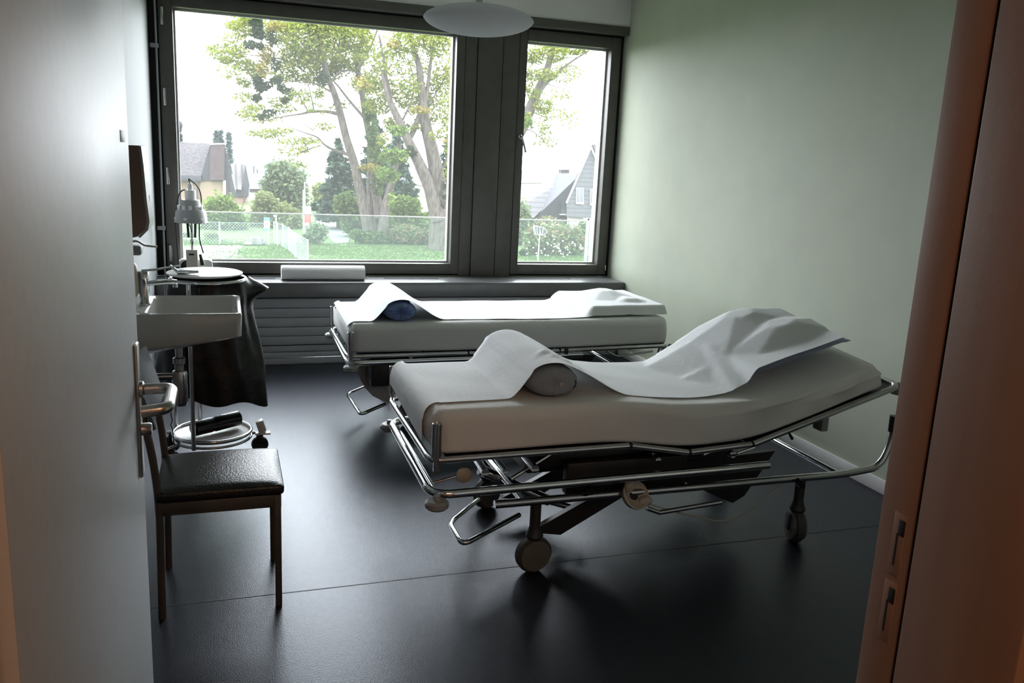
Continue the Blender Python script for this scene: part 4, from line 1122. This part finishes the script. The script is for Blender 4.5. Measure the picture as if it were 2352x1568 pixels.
for i, (x, a, hw, lab) in enumerate(((412, 282, 9, 'distant spruce above the roof at the left window edge'), (496, 303, 8, 'left one of two distant spruces above the house ridge'), (507, 302, 8, 'right one of two distant spruces above the house ridge'), (526, 306, 9, 'distant tall spruce right of the gabled house'))):
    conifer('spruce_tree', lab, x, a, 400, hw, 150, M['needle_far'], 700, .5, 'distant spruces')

def bush(name, label, cl, d, m, sz, shell=.55, stem=True, cat='bush', group=None, mul=1., gz=None, extra=None):
    cx, cy, rx, ry, n = cl[0]
    c = at(cx, cy, y=d)
    root = thing(name, label, cat, (c.x, d, G), group)
    st_ = MB()
    for k in range(5):
        a = 2*PI*k/5; s = mscale(cx, cy, d)
        st_.tube([(c.x+.1*math.cos(a), d+.1*math.sin(a), G), (c.x+rx*s*.4*math.cos(a), d+rx*s*.3*math.sin(a), c.z)], [.05, .02], 6)
    st_.build('stem', M['bark'], root)
    leaves('foliage', m, clus(cl, d, sz, 1., .4, mul), root, shell)
    return root
bush('round_bush', 'round bright green bush in front of the cream house', [(507, 500, 50, 52, 2600), (480, 520, 30, 40, 900), (540, 520, 30, 38, 900)], 60, M['leaf_b'], .17, group='garden bushes')
bush('round_bush', 'tall light olive bush right of the round green bush', [(612, 490, 34, 44, 1500), (650, 510, 44, 46, 1800), (595, 520, 30, 40, 900), (600, 462, 18, 24, 300)], 62, M['leaf_o'], .17, group='garden bushes')
bush('willow_tree', 'pale green willow behind the olive bush', [(655, 420, 46, 50, 1800), (640, 395, 30, 30, 600), (675, 450, 36, 40, 900), (625, 430, 26, 36, 500), (690, 420, 14, 30, 200)], 78, M['leaf_w'], .22, cat='tree')
bush('small_tree', 'yellow green young tree beyond the path', [(735, 440, 20, 22, 500), (742, 468, 24, 20, 500)], 85, M['leaf_o'], .2, cat='tree')
bush('dark_hedge', 'small dark hedge beyond the red and white posts', [(728, 476, 18, 13, 500)], 80, M['needle'], .2, cat='hedge')
bush('low_hedge', 'low trimmed hedge behind the fence post', [(486, 543, 17, 11, 420)], 53, M['leaf_o'], .13, cat='hedge')
bush('low_hedge', 'low grey green hedge at the left window edge', [(428, 545, 22, 12, 420)], 54, M['leaf_w'], .13, cat='hedge')
bush('shrub', 'loose shrub in front of the red and white posts', [(728, 534, 28, 24, 600), (712, 546, 20, 14, 300)], 51, M['leaf_w'], .13, .35)
bush('shrub', 'light green leafy shrub left of the slim maple trunks', [(808, 492, 26, 46, 1300), (790, 470, 22, 32, 600), (822, 520, 22, 34, 800)], 56, M['leaf_g'], .16, .5)
bush('shrub', 'low bush at the foot of the slim maple trunks', [(842, 546, 30, 17, 600), (822, 540, 14, 14, 200), (872, 546, 18, 15, 240)], 51.5, M['leaf_g'], .14, .5)
bush('shrub', 'bright green shrub between the two maples', [(932, 478, 34, 26, 800), (925, 505, 40, 30, 800), (965, 510, 30, 26, 500)], 55, M['leaf_b'], .16, .5)
bush('shrub', 'flowering low bushes left of the thick trunk', [(935, 540, 46, 22, 1000), (970, 545, 30, 20, 500), (905, 545, 22, 18, 300)], 52, M['leaf_r'], .14, .5)
bush('shrub', 'green bush at the left edge of the narrow window', [(1198, 505, 18, 38, 700), (1190, 530, 14, 24, 260)], 52, M['leaf_w'], .14, .5)
def roses(label, cl, d, fl):
    r = bush('rose_bush', label, cl, d, M['leaf_r'], .13, .55, group='rose bushes')
    k = 0
    for (px, py) in fl:
        p = at(px, py, y=d-1.55)
        o = MB().ell(p, .055, .055, .05, 7, 5, .15).build('flower', M['flower'], r)
    return r
random.seed(3)
fl1 = [(random.gauss(1290, 40), random.gauss(572, 14)) for k in range(64)]
fl1 = [(min(1350, max(1210, a)), min(592, max(538, b))) for a, b in fl1]
roses('broad rose bush with white flowers on the lawn', [(1270, 556, 48, 34, 2000), (1305, 562, 40, 30, 1400), (1230, 552, 28, 34, 900), (1320, 545, 24, 24, 500)], 47, fl1)
roses('upper rose bush with white flowers before the dark gable', [(1262, 516, 32, 16, 700), (1285, 525, 20, 14, 300)], 51, [(1240+random.uniform(0, 50), 508+random.uniform(-5, 10)) for k in range(18)])
bush('shrub', 'leafy shrub behind the grey post at the right window edge', [(1345, 555, 14, 42, 700), (1340, 530, 16, 20, 240)], 49, M['leaf_g'], .13, .5)
bush('topiary_ball', 'small clipped dark ball shrub on the lawn', [(1202, 582, 9, 9, 500)], 46.5, M['leaf_d'], .07, .9)

# ---------------- houses
def hp_(px, py, d): return at(px, py, y=d)
def wall_poly(mb, pts, d, depth, top=None):
    return mb.poly([hp_(px, py, d) for px, py in pts], (0, depth, 0))
def to_ground(px, py, d):
    p = hp_(px, py, d); return Vector((p.x, p.y, G))
def cream_house():
    d = 70
    r = thing('house', 'cream house with a brown bay and grey gable at the left', 'house', to_ground(470, 470, d), 'neighbouring houses')
    wl = MB(); a = hp_(395, 415, d+.6); b = hp_(462, 415, d+.6)
    wl.poly([Vector((a.x-6, d+.6, G)), Vector((b.x, d+.6, G)), Vector((b.x, d+.6, b.z+.2)), Vector((a.x-6, d+.6, b.z+.2))], (0, 7, 0)); wl.build('wall', M['cream'], r)
    # main roof slope
    e0, e1 = hp_(395, 402, d), hp_(462, 404, d); r0, r1 = hp_(395, 326, d+4), hp_(484, 329, d+4)
    mb = MB(); mb.poly([Vector((e0.x-6, e0.y, e0.z)), e1, r1, Vector((r0.x-6, r0.y, r0.z))], (0, .12, -.12)); mb.build('roof', M['roof'], r)
    mb = MB(); mb.box(e0.x-6, e1.x, d-.12, d+.5, e1.z-.42, e1.z-.02, .02); mb.build('gutter_fascia', M['slate_plain'], r)
    c = hp_(453, 440, d-.05); MB().tube([(c.x, d-.02, e1.z-.4), (c.x, d-.02, G)], .06, 8).build('downpipe', M['slate_plain'], r)
    # gable front
    mb = MB(); mb.poly([hp_(484, 330, d+.2), hp_(516, 329, d+.2), hp_(541, 442, d+.2), hp_(541, 452, d+.2), hp_(522, 452, d+.2), hp_(520, 416, d+.2), hp_(459, 416, d+.2)], (0, 6, 0)); mb.build('gable', M['slate_plain'], r)
    mb = MB(); mb.poly([hp_(483, 331, d-.4), hp_(516, 330, d-.4), hp_(515, 414, d-.4), hp_(482, 414, d-.4)], (0, .7, 0)); mb.build('bay', M['bay_brown'], r)
    mb = MB(); mb.poly([hp_(481, 329, d-.45), hp_(518, 328, d-.45), hp_(518, 331.5, d-.45), hp_(481, 332.5, d-.45)], (0, .8, 0)); mb.build('parapet', M['whitepaint'], r)
    mb = MB(); mb.poly([to_ground(459, 440, d+.25), to_ground(522, 440, d+.25), hp_(522, 416, d+.25), hp_(459, 416, d+.25)], (0, 6, 0)); mb.build('wall', M['cream'], r)
    mb = MB(); mb.poly([hp_(512, 414, d+.1), hp_(519, 414, d+.1), hp_(519, 447, d+.1), hp_(512, 447, d+.1)], (0, .1, 0)); mb.build('window', M['whitepaint'], r)
    mb = MB(); mb.poly([hp_(521, 413, d), hp_(524, 413, d), hp_(524, 447, d), hp_(521, 447, d)], (0, .1, 0)); mb.build('shutter', M['bay_brown'], r)
    mb = MB(); mb.poly([to_ground(522, 450, d+.5), to_ground(541, 450, d+.5), hp_(541, 450, d+.5), hp_(522, 450, d+.5)], (0, 5, 0)); mb.build('wall', M['pinkwall'], r)
cream_house()
def striped_house():
    d = 86
    r = thing('house', 'narrow house with a ribbed pale roof beside the grey gable', 'house', to_ground(556, 470, d), 'neighbouring houses')
    mb = MB(); mb.poly([hp_(530, 376, d+3), hp_(564, 377.5, d+3), hp_(554, 436, d), hp_(543, 434, d)], (0, .1, -.12)); mb.build('roof', M['roof_stripe'], r)
    mb = MB(); mb.poly([hp_(564, 378, d+.6), hp_(573, 425, d+.6), hp_(571, 452, d+.6), hp_(541, 452, d+.6), hp_(541, 436, d+.6), hp_(554, 436, d+.6)], (0, 7, 0)); mb.build('gable', M['slate_plain'], r)
    mb = MB(); mb.poly([to_ground(541, 460, d+.8), to_ground(568, 460, d+.8), hp_(568, 450, d+.8), hp_(541, 450, d+.8)], (0, 6, 0)); mb.build('wall', M['pinkwall'], r)
    mb = MB(); mb.poly([hp_(559, 444, d+.3), hp_(563, 444, d+.3), hp_(563, 466, d+.3), hp_(559, 466, d+.3)], (0, .1, 0)); mb.build('window', M['bay_brown'], r)
striped_house()
def far_house():
    d = 110
    r = thing('house', 'small pale roofed house between the striped roof and the willow', 'house', to_ground(588, 470, d), 'neighbouring houses')
    mb = MB(); mb.poly([hp_(569, 397, d+3), hp_(598, 398, d+3), hp_(600, 434, d), hp_(573, 434, d)], (0, .1, -.12)); mb.build('roof', M['roof_tile'], r)
    mb = MB(); mb.poly([hp_(573, 434, d+.2), hp_(603, 434, d+.2), hp_(603, 441, d+.2), hp_(573, 441, d+.2)], (0, .4, 0)); mb.build('eaves', M['bay_brown'], r)
    mb = MB(); mb.poly([to_ground(573, 440, d+.5), to_ground(602, 440, d+.5), hp_(602, 440, d+.5), hp_(573, 440, d+.5)], (0, 6, 0)); mb.build('wall', M['offwhite'], r)
    for px, py in ((583, 381), (591, 389)):
        mb = MB(); mb.poly([hp_(px-1.3, 400, d+3.2), hp_(px+1.3, 400, d+3.2), hp_(px+1.3, py, d+3.2), hp_(px-1.3, py, d+3.2)], (0, .3, 0)); mb.build('chimney', M['slate_plain'], r)
far_house()
def slate_house():
    d = 57
    r = thing('house', 'steep grey slate gable house with white windows at the right', 'house', to_ground(1345, 500, d), 'neighbouring houses')
    A = (1357.5, 337.5); gab = [A, (1413, 470), (1413, 507), (1301, 497.5), (1301, 466.5)]
    mb = MB(); mb.poly([hp_(px, py, d) for px, py in gab], (8, 7, 0)).build('gable', M['slate'], r)
    for (p, q) in ((A, (1301, 466.5)), (A, (1413, 470))):
        mb = MB(); a, b = hp_(*p, d-.15), hp_(*q, d-.15); mb.tube([a, b], .065, 6); mb.build('verge_board', M['whitepaint'], r)
    mb = MB(); a, b = hp_(*A, d), hp_(1418, 476, d); mb.poly([a+Vector((0, 0, .05)), b+Vector((0, 0, .05)), b+Vector((8, 7, .05)), a+Vector((8, 7, .05))], (.1, 0, .16)); mb.build('roof', M['roof'], r)
    mb = MB(); a, b = hp_(*A, d), hp_(1299, 470, d); mb.poly([a+Vector((0, .1, .02)), b+Vector((0, .1, .02)), b+Vector((8, 7, .02)), a+Vector((8, 7, .02))], (-.04, 0, .05)); mb.build('roof', M['roof'], r)
    mb = MB(); mb.poly([to_ground(1303, 500, d+.3), to_ground(1410, 500, d+.3), hp_(1410, 506, d+.3), hp_(1303, 497, d+.3)], (7, 6, 0)); mb.build('wall', M['offwhite'], r)
    for (x0, x1, y0, y1) in ((1323.5, 1341, 431, 468.5), (1355.5, 1373, 434, 472)):
        w_ = MB(); w_.poly([hp_(x0, y1, d-.10), hp_(x1, y1+.8, d-.10), hp_(x1-.5, y0+.8, d-.10), hp_(x0+.5, y0, d-.10)], (0, .2, 0)); wo = w_.build('window', M['whitepaint'], r)
        xm = (x0+x1)/2
        for (a, b) in ((x0+1.8, xm-1.2), (xm+1.2, x1-1.8)):
            w_ = MB(); w_.poly([hp_(a, y1-5, d-.13), hp_(b, y1-5, d-.13), hp_(b, y0+2, d-.13), hp_(a, y0+2, d-.13)], (0, .06, 0)); w_.build('pane', M['winglass'], wo)
    M['louvre'] = stripemat('white louvred shutter', (.34, .34, .34), (.16, .16, .17), 8, 'Z', .6, .4)
    mb = MB(); mb.poly([hp_(1308, 538, d+.1), hp_(1321, 540, d+.1), hp_(1321.5, 505, d+.1), hp_(1308.5, 504, d+.1)], (0, .15, 0)); mb.build('shutter', M['louvre'], r)
slate_house()
def roof_house():
    d = 63
    r = thing('house', 'house with a long silver grey tiled roof and chimney', 'house', to_ground(1270, 500, d), 'neighbouring houses')
    r0, r1 = hp_(1270.5, 397.5, d+5), hp_(1331, 396.5, d+5)
    e0, e1 = hp_(1186, 478, d), hp_(1227, 499, d-.5)
    mb = MB(); mb.poly([e0, e1, r1, r0], (0, .12, -.16)); mb.build('roof', M['roof_tile'], r)
    a = hp_(1211, 494, d-.6); b = hp_(1228, 499.5, d-.6)
    mb = MB(); mb.tube([e0, hp_(1211, 494, d-.1), e1], .06, 6); mb.build('gutter', M['whitepaint'], r)
    mb = MB(); mb.poly([hp_(1229, 500, d+.1), hp_(1331, 402, d+.1), to_ground(1331, 500, d+.1), to_ground(1229, 500, d+.1)], (0, 5, 0)); mb.build('gable', M['slate_plain'], r)
    mb = MB(); mb.poly([to_ground(1186, 500, d+1), to_ground(1232, 500, d+1), hp_(1232, 498, d+1), hp_(1186, 490, d+1)], (0, 4, 0)); mb.build('wall', M['slate_plain'], r)
    w_ = MB(); w_.poly([hp_(1288, 490, d-.02), hp_(1299, 490, d-.02), hp_(1299, 466, d-.02), hp_(1288, 466, d-.02)], (0, .15, 0)); w_.build('window', M['winglass'], r)
    w_ = MB(); w_.poly([hp_(1286, 494, d-.06), hp_(1300, 494, d-.06), hp_(1300, 491, d-.06), hp_(1286, 491, d-.06)], (0, .2, 0)); w_.build('window_ledge', M['whitepaint'], r)
    w_ = MB(); w_.poly([hp_(1289, 399, d+5), hp_(1308, 399, d+5), hp_(1308, 389.5, d+5), hp_(1289, 389, d+5)], (0, .6, 0)); w_.build('chimney', M['roof'], r)
roof_house()
def white_block(label, x0, x1, y0, y1, d):
    r = thing('house', label, 'house', to_ground(x0, y1, d), 'distant white buildings')
    mb = MB(); mb.poly([to_ground(x0, y1, d), to_ground(x1, y1, d), hp_(x1, y0, d), hp_(x0, y0, d)], (0, 8, 0)); mb.build('wall', M['offwhite'], r)
    mb = MB(); mb.poly([hp_(x0-1, y0, d-.3), hp_(x1+1, y0, d-.3), hp_(x1+1, y0-3, d+2), hp_(x0-1, y0-3, d+2)], (0, 6, 0)); mb.build('roof', M['roof_tile'], r)
white_block('white building glimpsed right of the conifers behind the thick trunk', 947, 985, 425, 490, 115)
white_block('flat pale building above the long silver roof', 1180, 1245, 420, 445, 120)

# ---------------- fences, posts, small things outside
fn = thing('wire_fence', 'wire mesh fence along the gravel before the bushes', 'fence', at(505, 562, z=G), 'wire mesh fences')
dF = at(505, 562, z=G).y
zt = G+1.28
xs_ = [at(px, 555, y=dF).x for px in (395, 505, 617)]
for x in xs_: MB().tube([(x, dF, G), (x, dF, zt)], .045, 8).build('post', M['galv'], fn)
def wiremesh(p0, p1, h, step, parent, r=.006):
    mb = MB(); d = Vector(p1)-Vector(p0); L = d.length; d.normalize()
    n = int(L/step)
    for s in (1, -1):
        for i in range(-int(h/step), n+int(h/step)):
            a0 = i*step; t0, t1 = 0., h
            xa, xb = a0, a0+s*h
            # clip to the panel
            ts = []
            def px_(t): return a0+s*t
            lo, hi = 0., h
            if s > 0: lo = max(lo, -a0); hi = min(hi, L-a0)
            else: lo = max(lo, a0-L); hi = min(hi, a0)
            if hi-lo < .05: continue
            mb.tube([Vector(p0)+d*px_(lo)+Vector((0, 0, lo)), Vector(p0)+d*px_(hi)+Vector((0, 0, hi))], r, 3, caps=False)
    mb.tube([Vector(p0)+Vector((0, 0, h)), Vector(p1)+Vector((0, 0, h))], r*1.4, 4)
    return mb.build('wire_mesh', M['mesh'], parent)
wiremesh((xs_[0], dF, G+.05), (xs_[-1], dF, G+.05), 1.2, .17, fn, .007)
f2 = thing('wire_fence', 'wire mesh fence running towards the building across the lawn', 'fence', at(650, 580, z=G), 'wire mesh fences')
base = [(630, 560), (638, 563), (650, 568), (664, 577), (679, 592), (707, 612)]
tops = [(628, 513), (638, 514), (650, 516), (664, 522), (671, 538), (701, 575)]
bp_ = [at(px, py, z=G) for px, py in base]
hts = [1.30, 1.30, 1.30, 1.32, 1.30, 1.28]
for p, h in zip(bp_, hts): MB().tube([p, p+Vector((0, 0, h))], .04, 8).build('post', M['galv'], f2)
for p, q in zip(bp_, bp_[1:]): wiremesh(p+Vector((0, 0, .04)), q+Vector((0, 0, .04)), 1.22, .24, f2, .006)
MB().tube([bp_[0]+Vector((0, 0, .75)), at(606, 548, z=G+.1)], .03, 6).build('brace', M['galv'], f2)
stp = at(590, 563, z=G); s_ = mscale(590, 560, stp.y)
m_ = MB().box(stp.x-14*s_, stp.x+12*s_, stp.y, stp.y+.6, G, G+18*s_, .06, 2)
m_.ell((stp.x+15*s_, stp.y+.3, G+.16), 7*s_, .3, .16*1.1, 9, 6, .15)
m_.ell((stp.x-19*s_, stp.y-.1, G+.08), 12*s_, .3, .14, 9, 6, .15)
tag(m_.build('stone_block', M['stone'], None, 50), 'grey stone block at the edge of the gravel', 'stone')
for px, py, lab, dx in ((703, 548, 'left one of the two red and white barrier posts', 0), (711, 548, 'right one of the two red and white barrier posts', 0)):
    p = at(px, py, z=G); h = (at(px, 474, y=p.y).z-G)
    t_ = thing('barrier_post', lab, 'post', p, 'red and white posts')
    n = 4
    for k in range(n):
        MB().box(p.x-.095, p.x+.095, p.y-.04, p.y+.04, G+h*k/n, G+h*(k+1)/n-.002, .004).build('band', M['red'] if k % 2 == 0 and k > 0 else M['whitepaint'], t_)
for px, py, pt, lab in ((697, 550, 436, 'left slim pale pole beside the barrier posts'), (700.5, 545, 418, 'taller slim pale pole beside the barrier posts')):
    p = at(px, py, z=G); h = at(px, pt, y=p.y).z
    tag(MB().tube([p, (p.x, p.y, h)], .035, 8).build('sign_pole', M['whitepaint'], None), lab, 'pole', 'slim poles')
sp_ = at(616, 552, z=G); sg = thing('notice_sign', 'small blue white and red sign board before the bushes', 'sign', sp_)
q = at(613, 512, y=sp_.y); sc_ = mscale(613, 512, sp_.y)
MB().tube([sp_, (sp_.x, sp_.y, q.z)], .025, 6).build('post', M['galv'], sg)
MB().box(q.x-7*sc_, q.x+7*sc_, sp_.y-.05, sp_.y-.02, q.z-12*sc_, q.z+13*sc_).build('board', M['whitepaint'], sg)
MB().box(q.x-7*sc_, q.x+7*sc_, sp_.y-.06, sp_.y-.05, q.z+5*sc_, q.z+13*sc_).build('blue_band', M['bluepaint'], sg)
MB().box(q.x-5*sc_, q.x+5*sc_, sp_.y-.06, sp_.y-.05, q.z-4*sc_, q.z+2*sc_).build('red_mark', M['red'], sg)
MB().box(q.x-8*sc_, q.x+8*sc_, sp_.y-.06, sp_.y-.02, q.z-19*sc_, q.z-12*sc_).build('green_panel', M['greenpaint'], sg)
p = at(635, 560, z=G); tp_ = at(635, 496, y=p.y)
ml = MB().tube([p, (p.x, p.y, tp_.z)], .04, 8); ml.tube([(p.x-.16, p.y, tp_.z), (p.x+.03, p.y, tp_.z)], .05, 8)
tag(ml.build('lamp_bollard', M['whitepaint'], None), 'short pale pole with a bent top behind the mesh fence', 'pole')
# shield shaped panel on a post in the narrow window
p = at(1235, 604, z=G); d = p.y
sg = thing('direction_sign', 'back of a pointed grey sign panel on a thin post', 'sign', p)
c = at(1240, 531, y=d); s_ = mscale(1240, 531, d)
MB().tube([p, (p.x+.03, d, c.z)], .035, 8).build('post', M['galv'], sg)
pts = [at(1225, 518, y=d), at(1247, 522, y=d), at(1257, 533, y=d), at(1248, 540, y=d), at(1227, 538, y=d)]
MB().poly(pts, (0, .03, 0)).build('panel', M['slate_plain'], sg)
for a, b in (((1228, 519), (1230, 538)), ((1233, 519), (1234, 539)), ((1239, 521), (1242, 540)), ((1248, 523), (1245, 540))):
    MB().tube([at(*a, y=d-.03), at(*b, y=d-.03)], .022, 6).build('stiffener', M['whitepaint'], sg)
MB().tube([q_-Vector((0, .02, 0)) for q_ in pts]+[pts[0]-Vector((0, .02, 0))], .022, 6).build('rim', M['whitepaint'], sg)
p = at(1344, 604, z=G); d = p.y; s_ = mscale(1344, 550, d)
gp = thing('gate_post', 'grey metal portal post at the right edge of the narrow window', 'post', p)
MB().box(p.x-.07, p.x+.07, d-.07, d+.07, G, at(1344, 500, y=d).z, .01).build('post', M['galv'], gp)
a = at(1344, 501, y=d); b = at(1375, 503, y=d)
MB().box(a.x-.07, b.x, d-.07, d+.07, a.z-.12, a.z, .01).build('beam', M['whitepaint'], gp)
MB().box(p.x+.12, p.x+.34, d-.02, d+.02, G+.4, a.z-.2, .005).build('panel', M['galv'], gp)
#EXTERIOR-END#
# ================================================================== LIGHT
w = bpy.data.worlds.new('overcast sky'); S.world = w; w.use_nodes = True
nt = w.node_tree; bgn = nt.nodes['Background']
# overcast with extra strength added on the window side to brighten the room
tc = nt.nodes.new('ShaderNodeTexCoord'); sp = nt.nodes.new('ShaderNodeSeparateXYZ')
nt.links.new(tc.outputs['Generated'], sp.inputs[0])
mr = nt.nodes.new('ShaderNodeMapRange'); mr.interpolation_type = 'SMOOTHSTEP'
mr.inputs['From Min'].default_value = -.35; mr.inputs['From Max'].default_value = .75
mr.inputs['To Min'].default_value = 8.0; mr.inputs['To Max'].default_value = 14.5
nt.links.new(sp.outputs['Y'], mr.inputs['Value']); nt.links.new(mr.outputs['Result'], bgn.inputs['Strength'])
bgn.inputs['Color'].default_value = (.90, .935, 1.0, 1)
# daylight portals in the two window openings
for k in (1, 2):
    x0, x1 = gx[k]
    l = bpy.data.lights.new('window_portal', 'AREA'); l.shape = 'RECTANGLE'; l.size = x1-x0; l.size_y = gz[1]-gz[0]
    l.cycles.is_portal = True
    o = bpy.data.objects.new('window_portal', l); COL.objects.link(o)
    o.location = ((x0+x1)/2, 7.06, (gz[0]+gz[1])/2); o.rotation_euler = (-PI/2, 0, 0)
# warm ceiling lamp of the corridor, behind the viewer
l = bpy.data.lights.new('corridor_lamp', 'AREA'); l.shape = 'RECTANGLE'; l.size = 1.2; l.size_y = .3; l.energy = 27; l.color = (1, .55, .31)
o = bpy.data.objects.new('corridor_lamp', l); COL.objects.link(o); o.location = (.3, -1.1, ZC-.03)

S.view_settings.view_transform = 'Standard'
S.view_settings.look = 'None'
S.view_settings.exposure = .1
S.view_settings.gamma = 1
S.view_settings.use_curve_mapping = False
S.cycles.use_denoising = True
S.cycles.max_bounces = 10
S.cycles.diffuse_bounces = 6
S.cycles.glossy_bounces = 5
S.cycles.transparent_max_bounces = 24
S.cycles.sample_clamp_indirect = 6
S.cycles.caustics_reflective = False
for ob in bpy.data.objects:
    if '_o' in ob: del ob['_o']
